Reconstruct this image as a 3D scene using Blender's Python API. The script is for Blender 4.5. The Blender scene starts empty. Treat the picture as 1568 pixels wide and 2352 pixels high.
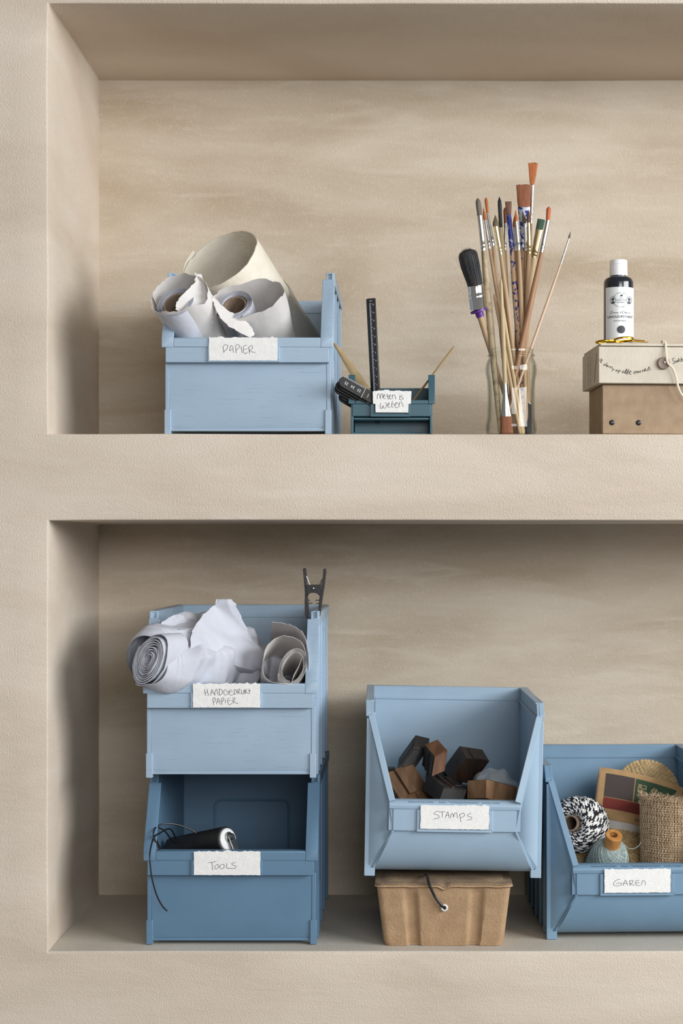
import bpy, bmesh, math, random
from math import sin, cos, pi, radians as R
from mathutils import Vector as V, Matrix, noise, Euler
rnd = random.Random(7)
S = bpy.context.scene
C = S.collection

# ---------------------------------------------------------------- camera, light, exposure
# the shelf front is the plane y = 0, the camera stands 2.07 m before it
D = 2.07; F = 1900.0; PX, PY = 940.0, 1262.0; ZC = 1.4
cam = bpy.data.objects.new('camera', bpy.data.cameras.new('camera')); C.objects.link(cam)
cam.location = (0, -D, ZC); cam.rotation_euler = (R(90), 0, 0)
cd = cam.data; cd.sensor_fit = 'VERTICAL'; cd.sensor_height = 36; cd.sensor_width = 24
cd.lens = F*D/2352*36
cd.shift_x = (784-PX)/2352; cd.shift_y = (PY-1176)/2352
cd.dof.use_dof = True; cd.dof.focus_distance = D+.01; cd.dof.aperture_fstop = 7.0
S.camera = cam
w = bpy.data.worlds.new('world'); S.world = w; w.use_nodes = True
w.node_tree.nodes['Background'].inputs[0].default_value = (1.0, .965, .92, 1)
w.node_tree.nodes['Background'].inputs[1].default_value = .25
def area(name, loc, tgt, sx, sy, power, col):
    l = bpy.data.lights.new(name, 'AREA'); l.shape = 'RECTANGLE'; l.size = sx; l.size_y = sy
    l.energy = power; l.color = col
    o = bpy.data.objects.new(name, l); C.objects.link(o); o.location = loc
    o.rotation_euler = (V(tgt)-V(loc)).to_track_quat('-Z', 'Y').to_euler()
area('window_light_side', (2.7, -1.8, 2.15), (0, -.9, 1.4), 2.4, 1.1, 138, (.95, .98, 1.0))
area('window_light_front', (1.0, -4.6, 2.2), (0, .1, 1.2), 2.0, 1.2, 78, (.97, .985, 1.0))
S.view_settings.view_transform = 'Standard'; S.view_settings.look = 'None'
S.view_settings.gamma = 1; S.view_settings.use_curve_mapping = False; S.view_settings.exposure = -.12

def W(px, py, y):
    k = (D+y)/(F*D)
    return V(((px-PX)*k, y, ZC-(py-PY)*k))

# ---------------------------------------------------------------- materials
def lin(c):
    return tuple(((v/255)/12.92 if v/255 <= .04045 else ((v/255+.055)/1.055)**2.4) for v in c)+(1,)
MATS = {}
def mat(name, c, rough=.6, metal=0, c2=None, nscale=30, nstretch=(1,1,1), bump=0, bscale=400, bstretch=(1,1,1), trans=0, detail=4,
        spec=.5, ramp=(.35, .65), sheen=0, alpha=1, thr=None, sss=0, coat=0):
    if name in MATS: return MATS[name]
    m = bpy.data.materials.new(name); m.use_nodes = True; nt = m.node_tree; N = nt.nodes; L = nt.links
    p = N['Principled BSDF']; p.inputs['Roughness'].default_value = rough; p.inputs['Metallic'].default_value = metal
    p.inputs['Specular IOR Level'].default_value = spec
    p.inputs['Base Color'].default_value = lin(c)
    p.inputs['Transmission Weight'].default_value = trans; p.inputs['Alpha'].default_value = alpha
    if coat: p.inputs['Coat Weight'].default_value = coat
    if sss:
        p.inputs['Subsurface Weight'].default_value = sss; p.inputs['Subsurface Radius'].default_value = (.006,.005,.004); p.inputs['Subsurface Scale'].default_value = .5
    tc = N.new('ShaderNodeTexCoord')
    def mp(st):
        q = N.new('ShaderNodeMapping'); q.inputs['Scale'].default_value = st; L.new(tc.outputs['Object'], q.inputs[0]); return q.outputs[0]
    if c2 is not None:
        n = N.new('ShaderNodeTexNoise'); n.inputs['Scale'].default_value = nscale; n.inputs['Detail'].default_value = detail
        L.new(mp(nstretch), n.inputs[0])
        r = N.new('ShaderNodeValToRGB'); r.color_ramp.elements[0].position = ramp[0]; r.color_ramp.elements[1].position = ramp[1]
        r.color_ramp.elements[0].color = lin(c); r.color_ramp.elements[1].color = lin(c2)
        L.new(n.outputs[0], r.inputs[0]); L.new(r.outputs[0], p.inputs['Base Color'])
    if bump:
        n = N.new('ShaderNodeTexNoise'); n.inputs['Scale'].default_value = bscale; n.inputs['Detail'].default_value = 3
        L.new(mp(bstretch), n.inputs[0])
        b = N.new('ShaderNodeBump'); b.inputs['Distance'].default_value = bump; b.inputs['Strength'].default_value = 1
        L.new(n.outputs[0], b.inputs['Height']); L.new(b.outputs[0], p.inputs['Normal'])
    MATS[name] = m; return m

def plaster(name, ca, cb, cc, bd=.0007, fine=520, streak=(1,1,3.5)):
    m = bpy.data.materials.new(name); m.use_nodes = True; nt = m.node_tree; N = nt.nodes; L = nt.links
    p = N['Principled BSDF']; p.inputs['Roughness'].default_value = .85; p.inputs['Specular IOR Level'].default_value = .25
    tc = N.new('ShaderNodeTexCoord')
    def ns(scale, det, st=(1,1,1), dist=0):
        q = N.new('ShaderNodeMapping'); q.inputs['Scale'].default_value = st; L.new(tc.outputs['Object'], q.inputs[0])
        n = N.new('ShaderNodeTexNoise'); n.inputs['Scale'].default_value = scale; n.inputs['Detail'].default_value = det
        n.inputs['Distortion'].default_value = dist
        L.new(q.outputs[0], n.inputs[0]); return n.outputs[0]
    def rmp(src, a, b, c0, c1):
        r = N.new('ShaderNodeValToRGB'); r.color_ramp.elements[0].position = a; r.color_ramp.elements[1].position = b
        r.color_ramp.elements[0].color = c0; r.color_ramp.elements[1].color = c1; L.new(src, r.inputs[0]); return r.outputs[0]
    def mix(f, a, b):
        x = N.new('ShaderNodeMix'); x.data_type = 'RGBA'; L.new(f, x.inputs[0])
        for i, v in ((6, a), (7, b)):
            if isinstance(v, tuple): x.inputs[i].default_value = v
            else: L.new(v, x.inputs[i])
        return x.outputs[2]
    k0, k1 = (0,0,0,1), (1,1,1,1)
    c = rmp(ns(2.6, 5, streak, .6), .32, .68, lin(ca), lin(cb))
    c = mix(rmp(ns(7, 6, (1, 1, streak[2]*1.6), .8), .5, .78, k0, (.55,.55,.55,1)), c, lin(cc))
    c = mix(rmp(ns(60, 4, (1, 1, 2)), .56, .72, k0, (.16,.16,.16,1)), c, lin(cc))
    c = mix(rmp(ns(fine*.8, 2), .56, .74, k0, (.22,.22,.22,1)), c, lin(tuple(min(255, v+26) for v in cb)))
    L.new(c, p.inputs['Base Color'])
    ad = N.new('ShaderNodeMath'); ad.operation = 'MULTIPLY_ADD'
    L.new(ns(28, 3, streak), ad.inputs[0]); ad.inputs[1].default_value = 1.2; L.new(ns(fine, 3), ad.inputs[2])
    b = N.new('ShaderNodeBump'); b.inputs['Distance'].default_value = bd; b.inputs['Strength'].default_value = 1
    L.new(ad.outputs[0], b.inputs['Height']); L.new(b.outputs[0], p.inputs['Normal'])
    return m
PL_FRONT = plaster('plaster_front', (200,184,166), (217,205,190), (214,196,180))
PL_BACK = plaster('plaster_back', (182,165,143), (208,195,177), (216,205,189), .0006, 420, (1,1,4))
PL_FLOOR = plaster('plaster_floor', (196,188,174), (206,198,186), (186,178,164), .0004, 420, (1,1,1))

def plastic(name, c, c2, scr):
    m = mat(name, c, .42, c2=c2, nscale=9, bump=.0001, bscale=900)
    nt = m.node_tree; N = nt.nodes; L = nt.links; p = N['Principled BSDF']
    src = p.inputs['Base Color'].links[0].from_socket
    tc = N.new('ShaderNodeTexCoord'); q = N.new('ShaderNodeMapping'); q.inputs['Scale'].default_value = (14, 14, 620); L.new(tc.outputs['Object'], q.inputs[0])
    n = N.new('ShaderNodeTexNoise'); n.inputs['Scale'].default_value = 1.6; n.inputs['Detail'].default_value = 6; n.inputs['Roughness'].default_value = .7; L.new(q.outputs[0], n.inputs[0])
    r = N.new('ShaderNodeValToRGB'); r.color_ramp.elements[0].position = .585; r.color_ramp.elements[1].position = .66
    r.color_ramp.elements[0].color = (0,0,0,1); r.color_ramp.elements[1].color = (scr,)*3+(1,); L.new(n.outputs[0], r.inputs[0])
    x = N.new('ShaderNodeMix'); x.data_type = 'RGBA'; L.new(r.outputs[0], x.inputs[0]); L.new(src, x.inputs[6]); x.inputs[7].default_value = lin((70,95,120))
    L.new(x.outputs[2], p.inputs['Base Color'])
    return m
BLUE_L = plastic('plastic_pale_blue', (153,174,193), (161,182,201), .35)
BLUE_M = plastic('plastic_mid_blue', (90,122,148), (97,129,155), .1)
BLUE_S = plastic('plastic_soft_blue', (150,173,192), (158,181,200), .1)
BLUE_G = plastic('plastic_garn_blue', (110,140,164), (119,149,173), .15)
TEAL = plastic('plastic_teal', (50,86,98), (57,93,105), .05)
PAPER = mat('label_paper', (242,240,237), .8, c2=(234,232,229), nscale=200, bump=.0005, bscale=500, bstretch=(1,1,1.6))
INK = mat('ink', (32,32,38), .6)

# ---------------------------------------------------------------- mesh builder
MW = {}
class MB:
    def __init__(s): s.v = []; s.f = []; s.sm = []
    def add(s, vs, fs, smooth=False):
        o = len(s.v); s.v += [V(v) for v in vs]; s.f += [[i+o for i in f] for f in fs]; s.sm += [smooth]*len(fs); return s
    def box(s, x0, x1, y0, y1, z0, z1, m=None):
        vs = [V((x, y, z)) for z in (z0, z1) for y in (y0, y1) for x in (x0, x1)]
        if m: vs = [m @ v for v in vs]
        return s.add(vs, [(0,2,3,1),(4,5,7,6),(0,1,5,4),(2,6,7,3),(0,4,6,2),(1,3,7,5)])
    def prism(s, poly, a, b, f, smooth=False):
        """poly: 2-D points, f(u, v, t) -> 3-D, extruded from t=a to t=b"""
        n = len(poly); vs = [f(p[0], p[1], a) for p in poly]+[f(p[0], p[1], b) for p in poly]
        s.add(vs, [list(range(n))[::-1], list(range(n, 2*n))]); 
        s.add(vs, [(i, (i+1) % n, n+(i+1) % n, n+i) for i in range(n)], smooth); return s
    def yz(s, poly, x0, x1, smooth=False): return s.prism(poly, x0, x1, lambda u, v, t: V((t, u, v)), smooth)
    def xz(s, poly, y0, y1, smooth=False): return s.prism(poly, y0, y1, lambda u, v, t: V((u, t, v)), smooth)
    def loft(s, rings, closed=True, caps=True, smooth=True):
        n = len(rings[0]); vs = [p for r in rings for p in r]; fs = []
        for i in range(len(rings)-1):
            for j in range(n if closed else n-1):
                a = i*n+j; b = i*n+(j+1) % n; fs.append((a, b, b+n, a+n))
        s.add(vs, fs, smooth)
        if caps and closed:
            s.add(rings[0], [list(range(n))[::-1]]); s.add(rings[-1], [list(range(n))])
        return s
    def grid(s, fn, nu, nv, smooth=True, thick=0):
        P = [[V(fn(i/nu, j/nv)) for i in range(nu+1)] for j in range(nv+1)]
        vs = [p for r in P for p in r]; n = nu+1
        fs = [(j*n+i, j*n+i+1, (j+1)*n+i+1, (j+1)*n+i) for j in range(nv) for i in range(nu)]
        if not thick: return s.add(vs, fs, smooth)
        Nn = []
        for j in range(nv+1):
            for i in range(nu+1):
                du = P[j][min(i+1, nu)]-P[j][max(i-1, 0)]; dv = P[min(j+1, nv)][i]-P[max(j-1, 0)][i]
                q = du.cross(dv); Nn.append(q.normalized() if q.length > 1e-12 else V((0,1,0)))
        m = len(vs); vs2 = vs+[vs[k]-Nn[k]*thick for k in range(m)]
        fs2 = list(fs)+[tuple(k+m for k in f[::-1]) for f in fs]
        ed = [(i, i+1) for i in range(nu)]+[(j*n+nu, (j+1)*n+nu) for j in range(nv)]+[(nv*n+i+1, nv*n+i) for i in range(nu)]+[((j+1)*n, j*n) for j in range(nv)]
        fs2 += [(b, a, a+m, b+m) for a, b in ed]
        return s.add(vs2, fs2, smooth)
    def tube(s, path, r, n=8, caps=True, flat=1.0, up=None, smooth=True):
        path = [V(p) for p in path]; rings = []; m = len(path)
        rr = r if isinstance(r, (list, tuple)) else [r]*m
        nrm = None
        for i, p in enumerate(path):
            t = (path[min(i+1, m-1)]-path[max(i-1, 0)]).normalized()
            if nrm is None:
                a = V(up) if up else (V((0,0,1)) if abs(t.z) < .9 else V((1,0,0)))
                nrm = (a-t*a.dot(t)).normalized()
            else:
                nrm = nrm-t*nrm.dot(t); nrm = nrm.normalized() if nrm.length > 1e-9 else V((1,0,0))
            b = t.cross(nrm)
            rings.append([p+(nrm*cos(2*pi*k/n)*flat+b*sin(2*pi*k/n))*rr[i] for k in range(n)])
        return s.loft(rings, True, caps, smooth)
    def lathe(s, prof, n=32, m=None, smooth=True, caps=True):
        """prof: (r, z) pairs"""
        m = m or Matrix()
        rings = [[m @ V((max(r, 1e-5)*cos(2*pi*k/n), max(r, 1e-5)*sin(2*pi*k/n), z)) for k in range(n)] for r, z in prof]
        return s.loft(rings, True, caps, smooth)
    def bar(s, a, b, w, h, up=(0,0,1)):
        a = V(a); b = V(b); t = (b-a).normalized(); u = V(up); u = (u-t*u.dot(t)).normalized(); q = t.cross(u)
        vs = [p+q*(sx*w/2)+u*(sz*h/2) for p in (a, b) for sx, sz in ((-1,-1),(1,-1),(1,1),(-1,1))]
        return s.add(vs, [(3,2,1,0),(4,5,6,7),(0,1,5,4),(1,2,6,5),(2,3,7,6),(3,0,4,7)])
    def build(s, name, m, parent=None, world=True, bevel=0, seg=2, clean=True, angle=35):
        me = bpy.data.meshes.new(name)
        inv = MW[parent].inverted() if (parent is not None and world) else Matrix()
        me.from_pydata([inv @ v for v in s.v], [], s.f)
        me.polygons.foreach_set('use_smooth', s.sm)
        if clean:
            bm = bmesh.new(); bm.from_mesh(me); bmesh.ops.remove_doubles(bm, verts=bm.verts, dist=1e-6)
            bmesh.ops.recalc_face_normals(bm, faces=bm.faces); bm.to_mesh(me); bm.free()
        try: me.set_sharp_from_angle(angle=R(angle))
        except Exception: pass
        me.materials.append(m)
        o = bpy.data.objects.new(name, me); C.objects.link(o)
        if parent is not None: o.parent = parent
        MW[o] = MW[parent] if parent is not None else Matrix()
        if bevel:
            b = o.modifiers.new('bevel', 'BEVEL'); b.width = bevel; b.segments = seg; b.limit_method = 'ANGLE'; b.angle_limit = R(30)
            b.harden_normals = False
            for pl in me.polygons: pl.use_smooth = True
        return o
def tag(o, label, cat, group=None):
    o['label'] = label; o['category'] = cat
    if group: o['group'] = group
    return o
def thing(name, label, cat, loc=(0,0,0), rot=(0,0,0), group=None):
    o = bpy.data.objects.new(name, None); C.objects.link(o); o.empty_display_size = .02
    o.location = loc; o.rotation_euler = rot
    MW[o] = Matrix.Translation(loc) @ Euler(rot).to_matrix().to_4x4()
    return tag(o, label, cat, group)
def solo(o, label, cat, base, group=None):
    """a thing that is one mesh: move its origin to its base"""
    base = V(base); o.data.transform(Matrix.Translation(-base)); o.location = base; MW[o] = Matrix.Translation(base)
    return tag(o, label, cat, group)
def cr(pts, k=6, closed=False):
    pts = [V(p) for p in pts]; n = len(pts); out = []
    if n < 3 and not closed: return pts
    rng = n if closed else n-1
    for i in range(rng):
        g = (lambda j: pts[j % n]) if closed else (lambda j: pts[max(0, min(n-1, j))])
        a, b, c, d = g(i-1), g(i), g(i+1), g(i+2)
        for j in range(k):
            t = j/k; out.append(.5*((2*b)+(c-a)*t+(2*a-5*b+4*c-d)*t*t+(3*b-a-3*c+d)*t**3))
    if not closed: out.append(pts[-1])
    return out
def fr(o, zdir, xhint=(1,0,0)):
    """frame with origin o and z axis along zdir"""
    z = V(zdir).normalized(); x = V(xhint); x = (x-z*x.dot(z)).normalized(); y = z.cross(x)
    m = Matrix((x, y, z)).transposed().to_4x4(); m.translation = V(o); return m
def text_mesh(s, size, align='CENTER', extrude=0, font=None):
    cu = bpy.data.curves.new('t', 'FONT'); cu.body = s; cu.size = size; cu.align_x = align; cu.align_y = 'CENTER'; cu.extrude = extrude
    cu.resolution_u = 2
    o = bpy.data.objects.new('t', cu); C.objects.link(o); bpy.context.view_layer.update()
    me = bpy.data.meshes.new_from_object(o.evaluated_get(bpy.context.evaluated_depsgraph_get()))
    vs = [v.co.copy() for v in me.vertices]; fs = [list(p.vertices) for p in me.polygons]
    bpy.data.objects.remove(o); bpy.data.curves.remove(cu); bpy.data.meshes.remove(me)
    return vs, fs
def nz(p, s=1.0, o=0): return noise.noise(V((p[0]*s+o, p[1]*s+o*1.7, p[2]*s-o)))

# ---------------------------------------------------------------- setting
ZF = .9132; ZL = 1.4353; ZS = 1.5395; ZT = 2.06; XL = -.4368; DEP = .34; XR = 1.25
def wall_front():
    def lines(stops, step):
        out = []
        for a, b in zip(stops, stops[1:]):
            n = max(1, round((b-a)/step)); out += [a+(b-a)*i/n for i in range(n)]
        return out+[stops[-1]]
    xs = lines([-1.3, XL, XR, 1.7], .04); zs = lines([.25, ZF, ZL, ZS, ZT, 2.6], .04); ys = lines([0, DEP+.02], .06)
    def solid(x, z): return not (XL < x < XR and (ZF < z < ZL or ZS < z < ZT))
    bm = bmesh.new(); vm = {}
    def vt(i, j, k):
        key = (i, j, k)
        if key not in vm:
            p = V((xs[i], ys[j], zs[k])); q = V((nz(p, 9), nz(p, 9, 5), nz(p, 9, 11)))*.0010+V((nz(p, 2.2, 3), nz(p, 2.2, 7), nz(p, 2.2, 13)))*.0016
            if ys[j] < 1e-6: q.y *= .5
            q.z *= .5
            vm[key] = bm.verts.new(p+q)
        return vm[key]
    nx, ny, nzz = len(xs)-1, len(ys)-1, len(zs)-1
    so = [[solid((xs[i]+xs[i+1])/2, (zs[k]+zs[k+1])/2) for k in range(nzz)] for i in range(nx)]
    for i in range(nx):
        for k in range(nzz):
            if not so[i][k]: continue
            bm.faces.new((vt(i,0,k), vt(i+1,0,k), vt(i+1,0,k+1), vt(i,0,k+1)))
            bm.faces.new((vt(i,ny,k), vt(i,ny,k+1), vt(i+1,ny,k+1), vt(i+1,ny,k)))
            for j in range(ny):
                if i == 0 or not so[i-1][k]: bm.faces.new((vt(i,j,k), vt(i,j,k+1), vt(i,j+1,k+1), vt(i,j+1,k)))
                if i == nx-1 or not so[i+1][k]: bm.faces.new((vt(i+1,j,k), vt(i+1,j+1,k), vt(i+1,j+1,k+1), vt(i+1,j,k+1)))
                if k == 0 or not so[i][k-1]: bm.faces.new((vt(i,j,k), vt(i,j+1,k), vt(i+1,j+1,k), vt(i+1,j,k)))
                if k == nzz-1 or not so[i][k+1]: bm.faces.new((vt(i,j,k+1), vt(i+1,j,k+1), vt(i+1,j+1,k+1), vt(i,j+1,k+1)))
    bmesh.ops.recalc_face_normals(bm, faces=bm.faces)
    me = bpy.data.meshes.new('wall_front'); bm.to_mesh(me); bm.free(); me.materials.append(PL_FRONT)
    for p in me.polygons: p.use_smooth = True
    o = bpy.data.objects.new('wall_front', me); C.objects.link(o); o['kind'] = 'structure'
    b = o.modifiers.new('bevel', 'BEVEL'); b.width = .0022; b.segments = 3; b.limit_method = 'ANGLE'; b.angle_limit = R(50)
wall_front()
o = MB().grid(lambda u, v: (-1.2+u*2.8, DEP+nz((u*9, v*6, 1), 1)*.0025+nz((u*40, v*30, 5), 1)*.0008, .3+v*2.2), 110, 90, thick=.05).build('wall_back', PL_BACK); o['kind'] = 'structure'
def fl(u, v):
    x = XL+.0005+u*(XR-XL-.001); y = .0012+v*(DEP-.004); return (x, y, ZF+.0012+nz((x*12, y*12, 3), 1)*.0003)
o = MB().grid(fl, 80, 16, thick=.0022).build('floor', PL_FLOOR); o['kind'] = 'structure'

# ---------------------------------------------------------------- handwriting and labels
def strokes(mb, lines, f, r=.00025):
    for ln in lines:
        pts = cr([f(*p) for p in ln], 5)
        if len(pts) == 2 and (pts[1]-pts[0]).length < .0004: pts[1] = pts[0]+V((.0005, 0, -.0004))
        mb.tube(pts, r, 5)
def torn(x0, x1, z0, z1, top=.0012, seed=0, extra=None):
    rr = random.Random(seed); P = []; n = 26
    for i in range(n+1): P.append((x0+(x1-x0)*i/n, z0+rr.uniform(-1, 1)*.00025))
    if extra: P += extra
    for i in range(5): P.append((x1+rr.uniform(-1, 1)*.0003, z0+(z1-z0)*(i+1)/6)) if not extra else None
    for i in range(n+1): P.append((x1-(x1-x0)*i/n, z1+rr.uniform(-1, 1)*top*.5+(rr.random() < .12)*top))
    for i in range(5): P.append((x0+rr.uniform(-1, 1)*.0003, z1-(z1-z0)*(i+1)/6)) if not extra else None
    return P
def paper_label(parent, cx, cz, y, w, h, lines, zx, zy, k, s, lab, seed=1, extra=None, tilt=0):
    """lines were read in a magnified view; zx, zy is the sheet's centre there, k its magnification; s the depth scale"""
    mb = MB(); poly = torn(-w/2, w/2, -h/2, h/2, seed=seed) if extra is None else extra
    m = Matrix.Translation((cx, y, cz)) @ Matrix.Rotation(R(tilt), 4, 'X')
    n = len(poly); vs = [m @ V((p[0], 0, p[1])) for p in poly]+[m @ V((p[0], .0007, p[1])) for p in poly]
    mb.add(vs, [list(range(n)), list(range(n, 2*n))[::-1]]+[(i, (i+1) % n, n+(i+1) % n, n+i) for i in range(n)])
    o = mb.build('paper_label', PAPER, parent, world=False); o['label'] = lab
    q = MB(); strokes(q, lines, lambda a, b: m @ V(((a-zx)/k/F/s, -.00005, -(b-zy)/k/F/s)))
    q.build('handwriting', INK, o, world=False)
    return o
T_PAPIER = [[(490,270),(505,360)],[(485,275),(520,230),(565,245),(560,290),(510,340)],[(600,330),(610,260),(630,245),(655,290),(662,360)],[(600,325),(650,305)],
 [(697,270),(708,362)],[(695,265),(720,225),(755,240),(750,280),(705,320)],[(785,258),(805,362)],[(885,240),(830,255),(825,300),(830,350),(860,380),(890,350)],[(828,310),(895,292)],
 [(912,265),(925,378)],[(915,270),(945,245),(975,262),(965,300),(925,330),(1015,360)]]
T_METEN = [[(340,495),(350,380),(380,335),(420,400),(435,495)],[(435,495),(445,380),(480,335),(505,370),(510,470)],[(510,430),(560,405),(575,375),(545,365),(525,420),(545,480),(590,490)],
 [(640,340),(650,440),(665,490),(700,485)],[(620,410),(690,400)],[(690,440),(740,410),(745,375),(715,380),(700,440),(720,495),(770,490)],[(795,370),(790,495)],[(792,420),(830,370),(870,390),(895,505)],
 [(1018,395),(1015,515)],[(1015,345),(1019,352)],[(1110,385),(1060,395),(1050,430),(1110,450),(1125,490),(1080,518),(1020,515)],
 [(450,610),(430,700),(450,785),(490,760),(515,690),(530,760),(580,770),(625,700),(620,640),(575,600)],[(630,690),(690,660),(710,620),(680,615),(655,680),(680,740),(740,735)],
 [(800,550),(775,680),(790,740),(825,745)],[(770,660),(850,635)],[(850,690),(920,650),(945,605),(910,600),(870,660),(880,730),(930,755),(975,735)],[(990,620),(1000,740)],[(995,680),(1020,600),(1055,585),(1090,620),(1125,735)]]
T_HAND = [[(318,240),(335,355)],[(360,240),(390,362)],[(325,310),(375,290)],[(428,355),(440,270),(455,250),(475,300),(505,352)],[(435,310),(480,300)],[(500,345),(510,270),(530,240),(545,280),(560,345)],
 [(580,240),(585,345)],[(575,238),(625,250),(638,300),(605,345),(575,345)],[(720,255),(680,250),(660,300),(690,345),(740,320),(745,280),(700,285)],[(810,255),(770,260),(765,330),(800,345),(840,335)],[(770,290),(820,285)],
 [(850,245),(845,335)],[(850,245),(885,260),(885,310),(845,335)],[(910,245),(915,325)],[(910,245),(945,240),(940,275),(915,290),(965,325)],[(975,250),(985,320),(1010,320),(1030,245),(1035,325)],
 [(1050,250),(1055,325)],[(1085,235),(1055,280),(1110,325)],[(1115,230),(1125,325)],[(1100,270),(1145,265)],[(465,410),(480,525)],[(462,410),(495,395),(515,420),(500,460),(470,475)],
 [(535,510),(550,420),(565,410),(590,460),(600,515)],[(540,465),(585,460)],[(620,410),(630,522)],[(618,405),(645,395),(660,420),(645,455),(625,465)],[(688,425),(692,495)],[(657,378),(661,384)],
 [(775,400),(735,415),(735,480),(765,522),(805,490)],[(735,455),(800,440)],[(825,410),(830,500)],[(825,405),(855,395),(860,430),(830,460),(918,502)]]
T_TOOLS = [[(565,935),(622,927)],[(590,932),(598,988)],[(632,945),(612,965),(618,980),(638,968),(641,955),(632,945)],[(662,945),(648,962),(658,978),(678,970),(678,950),(662,945)],[(700,938),(698,972),(726,975)],
 [(762,935),(736,938),(742,952),(766,962),(755,976),(722,975)]]
T_STAMPS = [[(612,932),(575,940),(560,962),(605,975),(605,1000),(558,1012)],[(610,945),(672,935)],[(645,940),(640,995)],[(672,1000),(690,945),(700,945),(712,1000)],[(680,975),(712,970)],
 [(722,1000),(735,955),(750,960),(755,990),(765,955),(785,950),(795,1000)],[(815,960),(830,1040)],[(815,965),(850,950),(865,975),(825,1000)],[(930,948),(895,965),(900,980),(935,990),(930,1010),(888,1020)]]
T_GAREN = [[(978,1412),(935,1428),(915,1465),(945,1475),(985,1470),(990,1450),(945,1450)],[(1005,1475),(1025,1430),(1035,1425),(1050,1472)],[(1010,1455),(1045,1450)],[(1070,1430),(1075,1475)],
 [(1065,1430),(1100,1425),(1095,1450),(1075,1455),(1118,1475)],[(1160,1425),(1130,1432),(1130,1465),(1150,1475),(1175,1470)],[(1128,1450),(1165,1448)],[(1185,1470),(1190,1435),(1205,1428),(1218,1445),(1218,1472)]]

def holder(parent, m, x0, x1, z0, z1, y, bw=.0042):
    """raised U that the paper card slides into"""
    h = MB()
    h.box(x0, x0+bw, y-.0022, y+.0011, z0+bw*.75, z1); h.box(x1-bw, x1, y-.0022, y+.0011, z0+bw*.75, z1)
    h.box(x0, x1, y-.0022, y+.001, z0, z0+bw*.75); h.box(x0+bw, x1-bw, y-.0006, y+.0009, z0+bw*.75, z1)
    h.build('label_holder', m, parent, world=False, bevel=.0004)

# ---------------------------------------------------------------- full-width bins
def bin_wide(loc, rot, m, label, k=1.0, hx=(-.043, .043)):
    t = thing('storage_bin', label, 'storage bin', loc, rot)
    b = MB()
    side = [(.013,.004),(.012,.09),(.002,.098),(.002,.114),(.052,.192),(.056,.203),(.298,.203),(.294,.004)]
    for sx in (-1, 1):
        a, c = sorted((sx*.0955*k, sx*.0985*k))
        b.yz(side, a, c)
        a, c = sorted((sx*.0915*k, sx*.1065*k))
        b.yz([(0,.1045),(0,.1165),(.0475,.1935),(.051,.1935),(.0035,.1150),(.0035,.1045)], a, c)
        b.box(*sorted((sx*.0955*k, sx*.1065*k)), .0495, .0575, .186, .1945); b.box(*sorted((sx*.0974*k, sx*.1064*k)), .0560, .0590, .186, .2014); b.box(*sorted((sx*.1028*k, sx*.1063*k)), .0515, .0560, .186, .2030)
        a, c = sorted((sx*.0985*k, sx*.1035*k))
        b.box(a, c, .0115, .020, .028, .088)
        a, c = sorted((sx*.0965*k, sx*.1045*k)); b.box(a, c, .0100, .022, 0, .030)
    b.box(-.0965*k, .0965*k, .294, .298, .004, .203)
    b.box(-.0965*k, .0965*k, .013, .297, .004, .0075)
    # front panel with a rounded lower edge
    prof = [(.012,.09),(.0122,.03),(.0125,.012),(.014,.007),(.018,.0045),(.018,.009),(.0165,.012),(.0152,.03),(.015,.09)]
    b.yz(prof, -.0985*k, .0985*k)
    b.build('body', m, t, world=False, bevel=.0006)
    # pressed rectangle in the back wall
    def rrect(x0, x1, z0, z1, r, y):
        P = []
        for cx, cz, a0 in ((x1-r, z1-r, 0), (x0+r, z1-r, 90), (x0+r, z0+r, 180), (x1-r, z0+r, 270)):
            for q in range(6): P.append((cx+r*cos(R(a0+18*q)), y, cz+r*sin(R(a0+18*q))))
        return P
    p = rrect(-.052, .05, .03, .136, .009, .2935)
    pm = MB(); pm.tube(p+[p[0], p[1]], .0022, 6, flat=.8, up=(0,1,0)); pm.build('pressed_frame', m, t, world=False)
    fb = MB()
    fb.yz([(0,.105),(0,.1155),(.0008,.1165),(.0135,.1165),(.0135,.1145),(.004,.1140),(.004,.105)], -.0914*k, .0914*k)
    fb.yz([(.0012,.0865),(.0012,.1055),(.014,.1055),(.014,.0865)], -.1018*k, .1018*k)
    fb.build('front_band', m, t, world=False, bevel=.0006)
    for sx in (-1, 1):
        a, c = sorted((sx*.0985*k, sx*.1075*k))
        r = MB(); r.yz([(.0555,.203),(.302,.203),(.302,.192),(.065,.189)], *sorted((sx*.1045*k, sx*.1065*k)))
        r.box(*sorted((sx*.0975*k, sx*.1065*k)), .0555, .302, .2015, .2035)
        r.build('rim', m, t, world=False, bevel=.0004)
        for y in (.045, .078, .140, .210, .285):
            q = MB(); a, c = sorted((sx*.098*k, sx*.1055*k)); q.box(a, c, y, y+.005, 0, .200 if y > .06 else .185)
            q.build('rib', m, t, world=False, bevel=.0008)
    r = MB(); r.box(-.1055*k, .1055*k, .2945, .304, .2015, .2035); r.box(-.1055*k, .1055*k, .3025, .3045, .190, .2035); r.box(-.096*k, .096*k, .2925, .2945, .186, .1885)
    r.build('rim', m, t, world=False, bevel=.0004)
    holder(t, m, hx[0], hx[1], .0868, .1055, .0008)
    return t
def embossed(parent, m, f, txt, size, ext=.0003):
    vs, fs = text_mesh(txt, size, extrude=ext)
    mb = MB(); mb.add([f(v) for v in vs], fs); mb.build('moulded_lettering', m, parent, world=False)

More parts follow.
